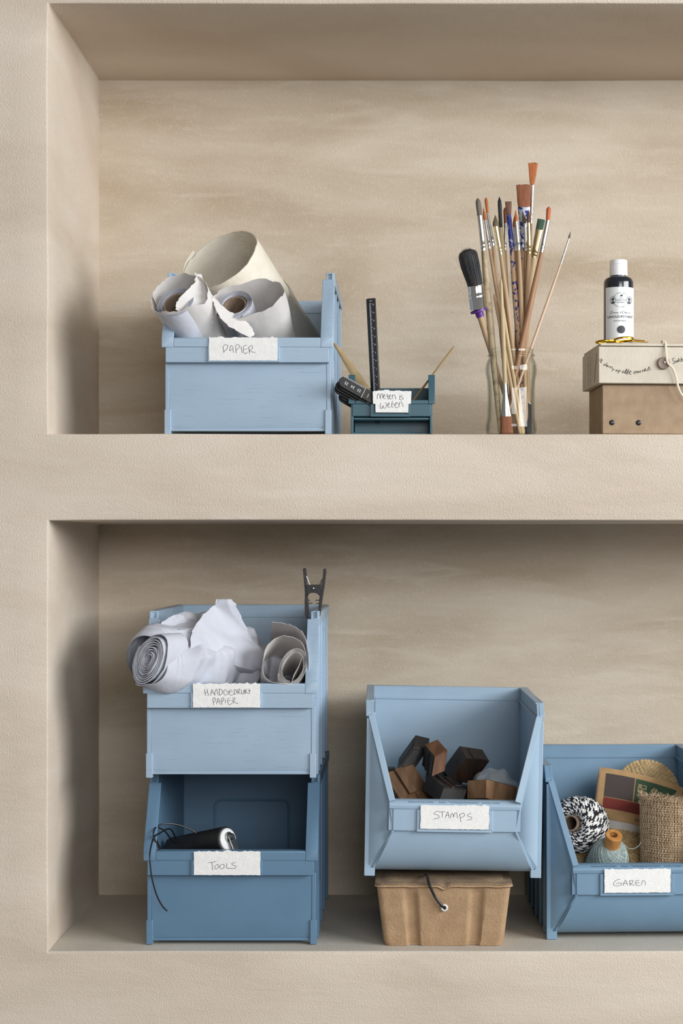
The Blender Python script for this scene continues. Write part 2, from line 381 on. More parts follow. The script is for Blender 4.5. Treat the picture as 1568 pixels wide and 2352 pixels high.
PB = bin_wide((W(565.5,0,.0)[0]+.0006, .003, ZS+.0007), (0,0,0), BLUE_L, 'pale blue bin with a PAPIER card, on the upper shelf', .972, (-.0475,.0395))
paper_label(PB, -.0045, .1022, -.0020, .0825, .0275, T_PAPIER, 820, 300, 7.127, 1.0, 'torn white card reading PAPIER', 3)
TB = bin_wide((-.2185, .022, ZF+.0018), (0,0,0), BLUE_M, 'darker blue bin with a TOOLS card, bottom of the stack of two', 1.0, (-.048,.039))
paper_label(TB, -.004, .1022, -.0026, .081, .0290, T_TOOLS, 700, 938, 3.136, .99, 'torn white card reading TOOLS', 5)
HB = bin_wide((-.2190, .022, ZF+.0018+.2045), (0,0,0), BLUE_L, 'pale blue bin with a HANDGEDRUKT PAPIER card, stacked on the TOOLS bin', 1.0, (-.048,.039))
paper_label(HB, -.004, .1022, -.0026, .082, .0290, T_HAND, 712, 355, 7.84, .985, 'torn white card reading HANDGEDRUKT PAPIER', 9)

# ---------------------------------------------------------------- hopper-front bins
def bin_hopper(loc, rot, m, label, L=.275):
    t = thing('storage_bin', label, 'storage bin', loc, rot); H = .214
    b = MB()
    for sx in (-1, 1):
        b.yz([(.03,.004),(.03,.199),(.042,.2125),(L,.2125),(L-.004,.004)], *sorted((sx*.1005, sx*.1035)))
        A = V((sx*.1065,.030,.196)); Cc = V((sx*.0795,0,.096)); Dd = V((sx*.0745,.004,.060)); B = V((sx*.0985,.030,.008)); O = V((sx*.1065,.030,.008))
        base = [A, Cc, Dd, B, O]; off = V((0,.0032,0))
        n = 5; fs = [(0,1,2),(0,2,4),(2,3,4)]; vs = base+[p+off for p in base]
        b.add(vs, fs+[tuple(i+5 for i in f[::-1]) for f in fs]+[(i,(i+1)%n,n+(i+1)%n,n+i) for i in range(n)])
        q = sx*.0035
        b.bar(A+V((-q,.000,.001)), Cc+V((-q,.000,0)), .0075, .005, up=(0,1,0))
        b.bar(Dd, B, .0028, .004, up=(0,1,0))
        b.box(*sorted((sx*.1010, sx*.1085)), .0275, .0335, 0, .193)
        b.box(*sorted((sx*.0955, sx*.1085)), .0270, .040, 0, .010)
    b.box(-.1015, .1015, L-.004, L, .004, .2125); b.box(-.1, .1, .050, L-.003, .0045, .0075)
    b.build('body', m, t, world=False, bevel=.0005)
    sc = MB()
    def f(u, v):
        y = .0065+.040*(1-cos(pi/2*v)); z = .061-.056*sin(pi/2*v)
        hw = .0735+(.0985-.0735)*(.061-z)/.056
        return (-hw+2*hw*u, y, z)
    sc.grid(f, 24, 16, thick=-.003); sc.build('front_panel', m, t, world=False)
    fb = MB(); pr = [(.001,.0865)]+[(.0085-.0085*cos(R(a)), .0905+.0065*sin(R(a))) for a in (0,20,40,60,80,90)]+[(.016,.0970),(.016,.0945),(.0075,.0925),(.006,.0865)]
    fb.yz(pr, -.0795, .0795, smooth=True); fb.box(-.0745,.0745,.0022,.0060,.0600,.0875); fb.box(-.0800,-.062,.0040,.0070,.0600,.0875); fb.box(.062,.0800,.0040,.0070,.0600,.0875)
    fb.build('front_band', m, t, world=False, bevel=.0003)
    for sx in (-1, 1):
        r = MB(); r.box(*sorted((sx*.0995, sx*.1095)), .043, L+.004, .2115, .2138); r.box(*sorted((sx*.1075, sx*.1095)), .043, L+.004, .197, .2138)
        r.yz([(.030,.195),(.030,.200),(.043,.2138),(.047,.2138),(.047,.2080),(.036,.195)], *sorted((sx*.1035, sx*.1095)))
        r.box(*sorted((sx*.0975, sx*.1005)), .05, L-.004, .1955, .198)
        r.build('rim', m, t, world=False, bevel=.0004)
        for i, y in enumerate((.062, .112, .162, .212, .255)):
            q = MB(); q.box(*sorted((sx*.103, sx*.1085)), y, y+.005, 0, .198); q.build('rib', m, t, world=False, bevel=.0008)
    r = MB(); r.box(-.109,.109,L-.003,L+.005,.2115,.2138); r.box(-.109,.109,L+.003,L+.005,.2,.2138); r.box(-.101,.101,L-.0055,L-.0035,.196,.1985)
    r.build('rim', m, t, world=False, bevel=.0004)
    holder(t, m, -.0458, .0458, .0592, .0862, .0018)
    c0, s0 = cos(R(52)), sin(R(52))
    for x, s, tx in ((-.040,.0036,'DEN DOLDER'), (-.0135,.0036,'N.V.'), (.0125,.0044,'"OVERTOOM"'), (.0455,.0034,'HOLLAND')):
        embossed(t, m, lambda v: V((x+v.x*1.35, .0016+v.y*c0-v.z*s0-.0002, .0951+v.y*s0*.8+v.z*c0+.0004)), tx, s)
    return t
SB = bin_hopper((.0535, .002, .9985), (0, R(1.0), R(1.2)), BLUE_S, 'soft blue hopper bin with a STAMPS card, standing on the cardboard tray')
paper_label(SB, 0, .0778, -.0022, .083, .0290, T_STAMPS, 768, 992, 4.3556, 1.0, 'torn white card reading STAMPS', 12)
GB = bin_hopper((.2800, .036, ZF+.0018), (0, 0, R(2.0)), BLUE_G, 'blue hopper bin with a GAREN card, on the lower shelf at right')
paper_label(GB, 0, .0778, -.0022, .082, .0290, T_GAREN, 1145, 1430, 4.148, .98, 'torn white card reading GAREN', 21)

# ---------------------------------------------------------------- small teal bin
t = thing('storage_bin', 'small teal bin with a Meten is weten card, on the upper shelf', 'storage bin', ((899-940)/1900, .004, ZS+.0007))
b = MB()
for sx in (-1, 1):
    b.yz([(.006,.0),(.006,.032),(.001,.04),(.012,.0725),(.118,.0725),(.116,0)], *sorted((sx*.047, sx*.0492)))
    b.yz([(0,.036),(0,.0405),(.0115,.0725),(.0145,.0725),(.003,.0405),(.003,.036)], *sorted((sx*.0445, sx*.0525)))
    b.box(*sorted((sx*.0462, sx*.0494)), .002, .008, 0, .036)
b.box(-.048,.048,.114,.117,0,.066); b.box(-.048,.048,.02,.117,0,.003)
b.box(-.046,.046,.034,.037,.003,.04)
b.box(-.048,.048,.114,.121,.0635,.066)
b.build('body', TEAL, t, world=False, bevel=.0006)
fb = MB(); fb.box(-.0443,.0443,0,.009,.0360,.0408); fb.box(-.0478,.0478,.0012,.014,.0210,.0365); fb.box(-.0462,.0462,.004,.036,.0170,.0200); fb.build('front_band', TEAL, t, world=False, bevel=.0008)
holder(t, TEAL, -.0255, .0225, .0205, .0358, -.0002, .0040)
CB = t
k = 13.07*F
xs0, zs0 = 790, 575
pl = [(205,270),(215,640),(285,640),(290,895),(1270,900),(1280,640),(1350,640),(1368,262)]
pp = [((a-xs0)/k, -(c-zs0)/k) for a, c in pl]
rr = random.Random(4)
for i in range(1, 22): 
    a = 1368-(1368-205)*i/22; hh = 262-30*(rr.random())-(40 if 560 < a < 720 else 0); pp.append(((a-xs0)/k, -(hh-zs0)/k))
ctr = ((840+xs0/13.07-899)/1900, (997-(880+zs0/13.07))/1900)
paper_label(CB, ctr[0], ctr[1], -.0042, 0, 0, T_METEN, xs0, zs0, 13.07, 1.0, 'notched white card reading Meten is weten', extra=pp)

# ---------------------------------------------------------------- paper rolls
CREAM = mat('cream_card', (228,221,206), .75, c2=(218,210,193), nscale=40, bump=.0006, bscale=260)
TISSUE = mat('white_tissue', (226,221,217), .6, c2=(216,211,207), nscale=14, bump=.0006, bscale=60, sss=.12)
WHITE = mat('white_paper', (200,202,211), .65, c2=(192,194,204), nscale=20, bump=.0007, bscale=80)
CORE = mat('cardboard_core', (150,130,112), .85, c2=(136,116,98), nscale=80, bump=.0003, bscale=500)
def spiral(r0, r1, turns, a0=0, n=26, ex=1.0, tilt=0):
    out = []; m = int(n*turns)
    for i in range(m+1):
        a = a0+2*pi*turns*i/m; r = r0+(r1-r0)*i/m; x, y = r*cos(a)*ex, r*sin(a)
        out.append((x*cos(tilt)-y*sin(tilt), x*sin(tilt)+y*cos(tilt)))
    return out
def sweep(mb, m, pts, L, k, thick=.00035, wob=.002, seed=0, nv=10, shrink=0, crease=.0006, front=None):
    n = len(pts)-1
    def f(u, v):
        i = min(n-1, int(u*n)); t = u*n-i; x = (pts[i][0]*(1-t)+pts[i+1][0]*t)*k; y = (pts[i][1]*(1-t)+pts[i+1][1]*t)*k
        sc = 1-shrink*v
        z = v*L+(nz((u*n*.17, seed, 0), 1)*wob*2+nz((u*n*.6, seed, 3), 1)*wob*.5)*(1-v)
        if front: z += front(u)*(1-v)
        q = V((x*sc, y*sc, z))
        d = nz((x*60, y*60, z*22), 1, seed)*crease*2+abs(nz((x*130, y*130, z*60), 1, seed+4))*crease
        return m @ (q+V((x, y, 0)).normalized()*d)
    mb.grid(f, n, nv, thick=thick)
def open_tube(r0, r1, L, m, name, material, parent):
    mb = MB(); mb.lathe([(r1, 0), (r1, L), (r0, L), (r0, 0), (r1, 0)], 36, m, caps=False); return mb.build(name, material, parent, angle=50)

# large cream tube
a = V((.42, .64, -.64)).normalized(); S0 = W(506, 596, .100)
t = thing('paper_tube', 'large rolled sheet of thick cream paper with deckled edge, back of the PAPIER bin', 'paper roll', S0+a*.205)
m = fr(S0, a); mb = MB()
sec = [(49*cos(R(q)), 49*sin(R(q))) for q in range(118, 478, 8)]+[((49+i*.22)*cos(R(478+i*8)), (49+i*.22)*sin(R(478+i*8))) for i in range(1, 14)]
sweep(mb, m, [(p[0]*1.08, p[1]*1.13) for p in sec], .205, .001, thick=.0012, wob=.0016, seed=3, nv=14, crease=.0002, front=lambda u: .0012*nz((u*60, 2, 0), 1)+(.006*max(0, u-.86)*7 if u > .86 else 0)*-1)
mb.build('sheet', CREAM, t)
FILM = mat('clear_film', (186,188,184), .18, alpha=.42, bump=.0012, bscale=90, bstretch=(1,1,3))
mb = MB(); sweep(mb, fr(S0+a*.085, a), [(54.5*cos(R(q)), 56.5*sin(R(q))) for q in range(0, 361, 10)], .11, .001, thick=.0003, wob=.010, seed=8, nv=10, crease=.0008)
mb.build('film_sleeve', FILM, t)['label'] = 'grey clear film around the lower end'
def crumple(p, s, a, o=0):
    t = 0; rr = random.Random(o*7+1)
    for i in range(8):
        n = V((rr.uniform(-1,1), rr.uniform(-1,1), rr.uniform(-1,1))).normalized(); big = i < 4
        f = s*(.55+.22*i) if big else s*(1.9+.7*(i-4))
        x = (n.dot(V(p))+(.010 if big else .004)*nz(p, s*.8, o+i))*f+rr.random(); w = (.55+abs(nz(p, s*.3, o+i*3))) if big else max(0, nz(p, s*.5, o+i*5))*.55
        t += abs(2*(x-math.floor(x+.5)))*w
    return t*a*.42
def polysheet(mb, outline, seed, amp, thick=.0004, n=30):
    """outline: left edge and right edge as lists bottom to top [(px,py,y)...]"""
    Lf = cr([W(*q) for q in outline[0]], 6); Rt = cr([W(*q) for q in outline[1]], 6)
    def at(Ls, v):
        x = v*(len(Ls)-1); i = min(len(Ls)-2, int(x)); return Ls[i].lerp(Ls[i+1], x-i)
    def f(u, v):
        p = at(Lf, v).lerp(at(Rt, v), u)
        edge = (abs(u-.5)*2)**6+v**8
        p = p+V((nz((v*26, u*5, seed), 1)*.0022*edge, 0, nz((u*20, v*7, seed+2), 1)*.0022*edge))
        return p+V((0, -crumple(p, 24, amp*1.3, seed)+amp*.9, 0))
    mb.grid(f, n, n, thick=thick)
# two tissue rolls
def tissue_roll(px, py, y, a, L, rc, rw, turns, loose, label, seed, extra=None):
    a = V(a).normalized(); P = W(px, py, y); k = (D+y)/(F*D)
    t = thing('paper_roll', label, 'paper roll', P+a*L); m = fr(P, a)
    open_tube(rc*.84*k, rc*k, L-.002, m @ Matrix.Translation((0,0,.0035)), 'core', CORE, t)
    mb = MB(); sp = spiral(rc+1.2, rw, turns, a0=R(loose[0]))
    sweep(mb, m @ Matrix.Translation((0,0,.001)), sp, L-.002, k, wob=.0007, seed=seed, nv=5, crease=.0001)
    mb.build('wound_paper', WHITE, t)
    mb = MB(); end = sp[-1]
    pts = [(p.x, p.y) for p in cr([V((end[0], end[1], 0))]+[V((x, y2, 0)) for x, y2 in loose[1]], 5)]
    sweep(mb, m, pts, L*.9, k, wob=.006, seed=seed+1, nv=14, crease=.0012, front=loose[2], shrink=.28)
    if extra: polysheet(mb, extra, seed, .0015)
    mb.build('loose_sheet', TISSUE, t)
    return t
tissue_roll(402, 693, -.004, (.28,.78,-.56), .21, 32, 46, 5, (180, [(-52,-12),(-56,-40),(-38,-70),(-6,-84),(36,-74),(70,-44),(78,-10),(62,20),(26,34),(-16,36),(-46,20),(-58,-4),(-60,-30)], lambda u: -.002+.010*max(0, .3-abs(u-.55))),
    'white tissue roll with a brown core, leftmost in the PAPIER bin', 11, extra=([(412,722,-.014),(404,708,-.014),(406,694,-.014),(420,676,-.012),(440,658,-.004),(449,642,.004),(446,628,.010)],[(488,758,.020),(489,735,.010),(488,702,.002),(483,674,.004),(474,652,.010),(465,640,.016),(462,630,.018)]))
tissue_roll(537, 698, .016, (.20,.80,-.56), .20, 29, 43, 5, (60, [(-46,16),(-56,-12),(-50,-44),(-24,-58),(30,-66),(80,-64),(110,-46),(116,-16),(98,18),(58,36),(10,42),(-34,30),(-54,4),(-57,-14)], lambda u: .002),
    'white tissue roll loosely wrapped, middle of the PAPIER bin', 31, extra=([(574,775,.004),(548,762,.002),(512,738,.000),(494,706,.000),(486,676,.004)],[(584,770,.010),(578,752,.010),(556,732,.008),(522,712,.006),(498,690,.006)]))

# crumpled roll and oval roll in the HANDGEDRUKT bin
ctrl = [(338,1516,.000,52,52),(362,1514,.022,76,70),(408,1505,.05,86,82),(456,1502,.075,90,88),(500,1512,.10,92,88),(550,1530,.125,82,84),(600,1556,.15,66,72),(640,1588,.175,44,56),(665,1612,.19,22,30)]
cp = cr([W(c[0], c[1], c[2]) for c in ctrl], 5); ch = cr([V((c[3], c[4], 0)) for c in ctrl], 5)
t = thing('paper_bundle', 'crumpled roll of white paper with a torn peak, left in the HANDGEDRUKT PAPIER bin', 'paper roll', W(480, 1640, .09))
mb = MB(); NR = 84
def bodyf(u, v):
    x = v*(len(cp)-1); i = min(len(cp)-2, int(x)); q = x-i; P = cp[i].lerp(cp[i+1], q); hh = ch[i].lerp(ch[i+1], q)
    T = (cp[min(i+2, len(cp)-1)]-cp[max(i-1, 0)]).normalized(); mm = fr((0,0,0), T, (0,-1,0))
    ang = 2*pi*u+pi; r = V((cos(ang)*hh.y, sin(ang)*hh.x, 0))*(1/1900)*(1+.06*sin(2*ang+v*4))
    n = (mm @ r).normalized(); p = P+(mm @ r)
    d = crumple(p, 21, .026, 2)*min(1, v*4+.05)-.019*min(1, v*4)
    return p+n*d
mb.grid(bodyf, NR, 90); mb.build('outer_sheet', WHITE, t, angle=24)
a = V((.5,.86,.0)).normalized()
mb = MB(); sp = spiral(14, 64, 8.2, a0=R(120), ex=.60, tilt=R(32), n=22)
sweep(mb, fr(W(340, 1516, -.008), a), sp, .055, 1/1900, thick=.0012, wob=.003, seed=5, nv=8, crease=.0004, shrink=.3)
sweep(mb, fr(W(346, 1516, -.004), a), spiral(64, 67, 1.1, a0=R(60), ex=.62, tilt=R(32)), .04, 1/1900, wob=.004, seed=6, nv=8, crease=.0008)
mb.build('rolled_end', WHITE, t)
# torn peak: hand-placed outline, crumpled
def flap(name, quad, nu, nv, thick, seed, amp, jag, mt, parent, bend=0):
    A, B, Cc, Dd = [W(*q) for q in quad]
    def f(u, v):
        p = A.lerp(B, u).lerp(Dd.lerp(Cc, u), v)
        p = p+V((0, -bend*sin(pi*u)*sin(pi*min(1, v)), 0))
        e = jag*(nz((u*9, v*3, seed), 1)+.5*nz((u*31, v*9, seed), 1))*(v**3)
        e2 = jag*.7*nz((v*22, u, seed+3), 1)*(abs(u-.5)*2)**4
        return p+V((e2, -crumple(p, 22, amp, seed)+amp*.5, e))
    mb = MB(); mb.grid(f, nu, nv, thick=thick); return mb.build(name, mt, parent, angle=24)
mb = MB()
polysheet(mb, ([(446,1540,.060),(438,1500,.020),(438,1462,.018),(448,1436,.032),(474,1406,.052),(492,1388,.064),(502,1376,.070)], [(622,1580,.140),(616,1548,.095),(604,1500,.088),(578,1468,.088),(560,1428,.084),(548,1400,.079),(532,1376,.074)]), 4, .012)
mb.build('torn_peak', WHITE, t, angle=24)
mb = MB(); polysheet(mb, ([(372,1500,.012),(362,1462,.022),(372,1430,.036),(400,1412,.05)], [(470,1500,.030),(450,1470,.04),(436,1440,.05),(420,1412,.056)]), 14, .003)
mb.build('folded_layer', WHITE, t, angle=24)

P = W(672, 1532, .030); a = V((-.10,.88,-.30)).normalized()
t = thing('paper_roll', 'white paper rolled into an oval with a torn tail, right in the HANDGEDRUKT PAPIER bin', 'paper roll', P+a*.18); m = fr(P, a)
mb = MB(); sp = spiral(33, 46, 4.2, a0=R(70), ex=.68, tilt=R(24)); sp = [(p[0], p[1]*1.08) for p in sp]
sweep(mb, m, sp, .19, 1/1900, wob=.0012, seed=2, nv=8, crease=.0002); mb.build('wound_paper', TISSUE, t)
mb = MB(); lp = [(30,-26),(20,-58),(-8,-74),(-38,-70),(-62,-44),(-70,-6),(-64,22),(-42,36),(-10,41),(20,42),(33,26),(36,-12),(33,-50),(26,-78),(10,-98),(-16,-110),(-50,-114)]
pts = [(p.x, p.y) for p in cr([V((x, y, 0)) for x, y in lp], 5)]
sweep(mb, m, pts, .15, 1/1900, wob=.004, seed=9, nv=12, crease=.0010, front=lambda u: .05*max(0, u-.80)*5*.3+(.012*abs(nz((u*70, 1, 1), 1)) if u > .8 else 0))
sweep(mb, m, [(-2,40),(2,20),(14,-4),(20,-22)], .10, 1/1900, wob=.001, seed=12, nv=6)
mb.build('loose_sheet', TISSUE, t)

# ---------------------------------------------------------------- brayer and cord in the TOOLS bin
RUB = mat('black_rubber', (26,25,25), .55, c2=(34,32,31), nscale=60, bump=.0002, bscale=300)
NYL = mat('white_nylon', (226,226,226), .35); STEEL = mat('steel', (170,172,172), .28, metal=1, c2=(140,142,144), nscale=90)
BLK = mat('black_plastic', (24,24,26), .38, bump=.0002, bscale=700)
a = V((-.80,.545,-.24)).normalized(); P = W(522, 1929, .050)
t = thing('ink_roller', 'black rubber brayer with a white end cap, lying in the TOOLS bin', 'roller', P+a*.07-V((0,0,.017)))
m = fr(P, a, (0,0,1))
mb = MB(); mb.lathe([(0,0),(.0160,0),(.0168,.001),(.0168,.092),(.016,.093),(0,.093)], 48, m); mb.build('rubber_sleeve', RUB, t)
mb = MB(); mb.lathe([(0,-.003),(.0125,-.003),(.0142,-.0018),(.0144,.0005),(0,.0005)], 40, m); mb.build('end_cap', NYL, t)
mb = MB(); mb.lathe([(0,-.011),(.0035,-.011),(.0042,-.0095),(.0042,-.0055),(.0065,-.0052),(.0065,-.003),(0,-.003)], 24, m @ Matrix.Translation((.003,-.001,0))); mb.build('bolt', STEEL, t)
mb = MB(); b0 = m @ V((.004,-.001,-.0058)); mb.bar(b0+V((.0015,0,.001)), W(553, 1984, .045), .011, .0016, up=-a); mb.bar(W(549, 1984, .045), W(480, 2015, .085), .011, .0016, up=(0,0,1)); mb.build('bracket', STEEL, t, bevel=.0004)
mb = MB(); mb.tube([W(480, 2015, .085), W(470, 2030, .11)], .0040, 12); mb.build('shank', STEEL, t)
mb = MB(); q = W(470, 2030, .11); mb.lathe([(0,0),(.006,.002),(.0095,.012),(.0085,.04),(.0105,.07),(.009,.09),(0,.094)], 24, fr(q, (.12,.97,-.12))); mb.build('handle', BLK, t)
mb = MB()
def zt(x, y, d): return W(300+x/3.136, 1700+y/3.136, d)
for ln in ([(500,690,.075),(430,645,.07),(330,608,.06),(240,605,.05),(185,625,.04),(166,662,.03),(168,700,.028),(215,800,.03),(270,862,.034)],
           [(340,745,.09),(300,655,.07),(265,640,.06),(210,670,.04),(168,700,.02),(143,780,.002),(137,845,-.006),(143,920,-.0065),(152,990,-.006),(185,1110,-.003),(225,1190,.002),(262,1230,.007)],
           [(190,622,.042),(175,660,.04),(190,730,.045),(230,800,.05),(285,862,.055)], [(185,625,.04),(240,650,.05),(290,710,.07),(335,748,.085)]):
    mb.tube(cr([zt(*p) for p in ln], 7), .0010, 8)
solo(mb.build('cord', BLK), 'thin black cord looping over the lip of the TOOLS bin', 'cord', W(352, 1990, .0))

# ---------------------------------------------------------------- spring clamp on the rim
def zc_(x, y): p = W(640+x/9.8, 1290+y/9.8, .085); return (p.x, p.z)
t = thing('spring_clamp', 'black spring clamp gripping the top right rim of the HANDGEDRUKT PAPIER bin', 'clamp', W(718, 1428, .085))
LA = [(548,180),(556,152),(590,145),(610,165),(626,240),(632,420),(640,520),(640,640),(652,760),(662,860),(676,1000),(682,1110),(668,1200),(640,1285),(612,1262),(590,1190),(588,900),(592,700),(572,420)]
RA = [(1000,190),(1022,155),(1056,168),(1072,210),(1040,480),(1008,700),(978,880),(955,1080),(922,1268),(884,1342),(822,1375),(800,1372),(802,1262),(822,1300),(884,1268),(884,1180),(900,1010),(912,860),(928,760),(960,525),(988,400),(1002,290)]
CPL = [(620,522),(975,522),(955,640),(925,775),(905,745),(860,712),(780,695),(700,710),(662,745),(645,790)]
for nm, pl, y0, y1 in (('jaw', LA, .079, .091), ('jaw', RA, .079, .091), ('hinge_plate', CPL, .0775, .0795), ('hinge_plate', CPL, .0905, .0925)):
    mb = MB(); mb.xz([zc_(*p) for p in pl][::-1], y0, y1); mb.build(nm, BLK, t, bevel=.0003)
for pl in ([(598,262),(640,372),(695,522)], [(985,385),(955,440),(918,526)]):
    mb = MB(); mb.tube([V((zc_(*p)[0], .085, zc_(*p)[1])) for p in pl], .0006, 8); mb.build('spring_wire', STEEL, t)
q = zc_(785, 600); mb = MB(); mb.lathe([(0,-.0012),(.0012,-.0010),(.0017,-.0003),(.0017,.014),(0,.014)], 16, fr((q[0], .0768, q[1]), (0,1,0))); mb.build('pivot_pin', STEEL, t)
for x0, x1, y, s in ((662,700,872,1),(676,755,935,1),(820,905,870,1),(845,900,940,1)):
    mb = MB(); A, B = zc_(x0, y-8), zc_(x1, y+8); mb.box(A[0], B[0], .081, .089, B[1], A[1]); mb.build('tooth', BLK, t)

# ---------------------------------------------------------------- printing blocks in the STAMPS bin
def wood(name, c, c2, rough=.55): return mat(name, c, rough, spec=.3, c2=c2, nscale=22, nstretch=(6,1.2,1), bump=.0003, bscale=120, bstretch=(4,1,1))
WD = [wood('ink_black_wood', (27,25,25), (40,36,34)), wood('dark_stained_wood', (36,27,22), (54,39,30)), wood('brown_block_wood', (82,60,42), (104,77,54)), wood('bare_block_wood', (170,132,98), (136,102,74)), wood('reddish_block_wood', (124,86,60), (96,64,44))]
SW = MW[SB]
def zb(x, y, d): return W(860+x/4.3556, 1660+y/4.3556, d)
g_ = None
def block(label, P0, A, B, Cc, mi, side=None, relief=None, group=None):
    P0, A, B, Cc = [zb(*q) for q in (P0, A, B, Cc)]; a, b, c = A-P0, B-P0, Cc-P0
    t = thing('printing_block', label, 'wooden block', P0+c+b*.5, group=group)
    vs = [P0+a*i+b*j+c*k for k in (0,1) for j in (0,1) for i in (0,1)]
    mb = MB(); mb.add(vs, [(0,2,3,1),(4,5,7,6),(0,1,5,4),(2,6,7,3),(0,4,6,2),(1,3,7,5)]); mb.build('block', WD[mi], t, bevel=.0007)
    if relief:
        for face, x0, x1, y0, y1, h, mt in relief:
            u, v, n = {'top': (a, b, -c), 'front': (a, c, -b), 'left': (b, c, -a)}[face]; n = n.normalized()
            qs = [P0+u*x+v*y for x, y in ((x0,y0),(x1,y0),(x1,y1),(x0,y1))]
            r = MB(); r.add([q-n*.0005 for q in qs]+[q+n*h for q in qs], [(3,2,1,0),(4,5,6,7),(0,1,5,4),(1,2,6,5),(2,3,7,6),(3,0,4,7)]); r.build('raised_type', WD[mt], t, bevel=.0006)
    return t
block('black printing block standing highest at the left of the STAMPS pile', (395,228,.115), (540,262,.125), (410,122,.150), (222,470,.085), 0, relief=[('front',.1,.75,.12,.85,.0020,0),('left',.1,.9,.1,.8,.001,0)])
block('narrow block with bare orange-brown end grain, upper middle of the STAMPS pile', (600,335,.085), (728,280,.098), (500,222,.118), (570,540,.072), 0, relief=[('front',.0,1,.0,.98,.0008,4),('top',.0,1,.0,.98,.0006,4),('left',.1,.35,.0,.98,.0018,0),('left',.5,.62,.0,.98,.0022,0)])
block('large dark brown block tilted at the top right of the STAMPS pile', (915,350,.075), (1150,385,.095), (848,232,.115), (745,580,.088), 1, relief=[('top',.3,.85,.0,.9,.0012,1)])
block('flat brown grooved block lying at the left front of the STAMPS pile', (80,510,.062), (385,412,.098), (70,600,.072), (300,860,.045), 2, relief=[('front',.0,.12,.03,1,.0036,2),('front',.36,.60,.03,.72,.0042,2),('front',.55,.98,.72,.98,.0020,2)])
block('black block with ridged upper face, front middle of the STAMPS pile', (690,655,.036), (925,672,.055), (525,530,.075), (640,800,.030), 0, relief=[('top',.02,.98,.02,.30,.0010,0),('top',.02,.22,.3,.98,.0014,0),('top',.34,.46,.0,.98,.0032,1),('top',.62,.95,.2,.9,.0026,0)])
block('block with bare light brown sides, at the right of the STAMPS pile', (1120,568,.035), (1425,640,.075), (928,578,.062), (1115,755,.035), 3, relief=[('top',.05,.95,.05,.95,.0008,0)])
block('small dark block tucked against the left wall of the STAMPS bin', (30,460,.105), (195,458,.10), (40,440,.13), (60,640,.10), 1)
block('dark block wedged behind, between the narrow block and the large tilted block', (520,470,.128), (880,520,.128), (520,440,.155), (500,720,.120), 0)
block('small dark block under the large tilted block, between the ridged and the bare block', (740,640,.092), (975,650,.096), (740,610,.125), (735,770,.088), 0)
g = 'blocks at the bottom of the STAMPS pile'
for i, (x, y, d) in enumerate(((120,880,.07),(420,840,.075),(720,890,.06),(1010,830,.07),(300,800,.14),(700,730,.15),(1060,820,.15),(180,1010,.12),(480,1020,.12),(800,1010,.12),(1100,1010,.12))):
    block('dark wooden printing block at the bottom of the STAMPS pile', (x,y,d), (x+230,y+20*(-1)**i,d+.01), (x-10,y-10,d+.05), (x+15,y+130,d+.004), i % 2, group=g)
CLR = mat('clear_bag', (215,220,222), .08, alpha=.28, bump=.002, bscale=70)
mb = MB()
def bagf(u, v):
    x = 985+u*445; top = 590-130*sin(pi*min(1, (u+.12)*.9))-10*sin(u*20); y = top+(780-top)*v
    p = zb(x, y, .10+.035*v*0-.03*sin(pi*v)*.6); return p+V((0, -crumple(p, 50, .008, 3), nz(p, 70)*.004))
mb.grid(bagf, 40, 30, thick=.0002); solo(mb.build('plastic_bag', CLR, angle=15), 'crumpled clear plastic bag behind the bare brown block', 'plastic bag', zb(1200, 780, .09))

# ---------------------------------------------------------------- cardboard tray with lid
PULP = mat('moulded_pulp', (160,130,98), .9, c2=(178,147,114), nscale=55, bump=.0008, bscale=330, detail=8, ramp=(.3,.7))
PULPD = mat('sooty_pulp', (118,98,80), .9, c2=(150,126,98), nscale=26, bump=.0008, bscale=330)
X0, X1 = (859-940)/1900, (1180-940)/1900; xc = (X0+X1)/2
t = thing('cardboard_box', 'lidded brown pulp tray box tied with black elastic, under the STAMPS bin', 'box', (xc, .10, ZF+.0018))
ZB = ZF+.0018; ZR = ZB+.0735
def ring(hx, y0, y1, z, gd, r=.008, notch=0):
    """rounded outline with two vertical channels in the front and back face"""
    P = []
    def add(x, y): P.append(V((xc+x, y, z)))
    cor = [(hx-r, y0+r, -90), (hx-r, y1-r, 0), (-hx+r, y1-r, 90), (-hx+r, y0+r, 180)]
    ch_ = (.0400*hx/.08, .0165*1.0)
    # front, left to right
    def front(xs, y, sgn):
        for x in xs:
            d = 0
            for c in (-ch_[0], ch_[0]):
                e = abs(x-c); d = max(d, gd*max(0, min(1, (.0085-e)/.0030)))
            add(x, y+sgn*d)
    xs = [-hx+r+(2*hx-2*r)*i/52 for i in range(53)]
    front(xs, y0, 1)
    for cx, cy, a0 in (cor[0], cor[1]):
        for q in range(1, 6): add(cx+r*cos(R(a0+15*q)), cy+r*sin(R(a0+15*q)))
        if a0 == 0: front(xs[::-1], y1, -1)
    for cx, cy, a0 in (cor[2], cor[3]):
        for q in range(1, 6): add(cx+r*cos(R(a0+15*q)), cy+r*sin(R(a0+15*q)))
    return P
rings = []
for i in range(13):
    f = i/12; z = ZB+.0015+(ZR-ZB-.0015)*f
    gd = .0050*max(0, min(1, (ZR-.004-z)/.003)) if z > ZR-.012 else .0050
    hx = .0735+.0085*f; inset = (1-f)*.0075
    if i == 0: hx -= .0012; inset += .0012
    rings.append(ring(hx, .018+inset, .178-inset, z, gd))
mb = MB(); mb.loft(rings, True, True); mb.loft([ring(.0715, .027, .169, ZB, .0045), rings[0]], True, True); mb.build('body', PULP, t, angle=50)
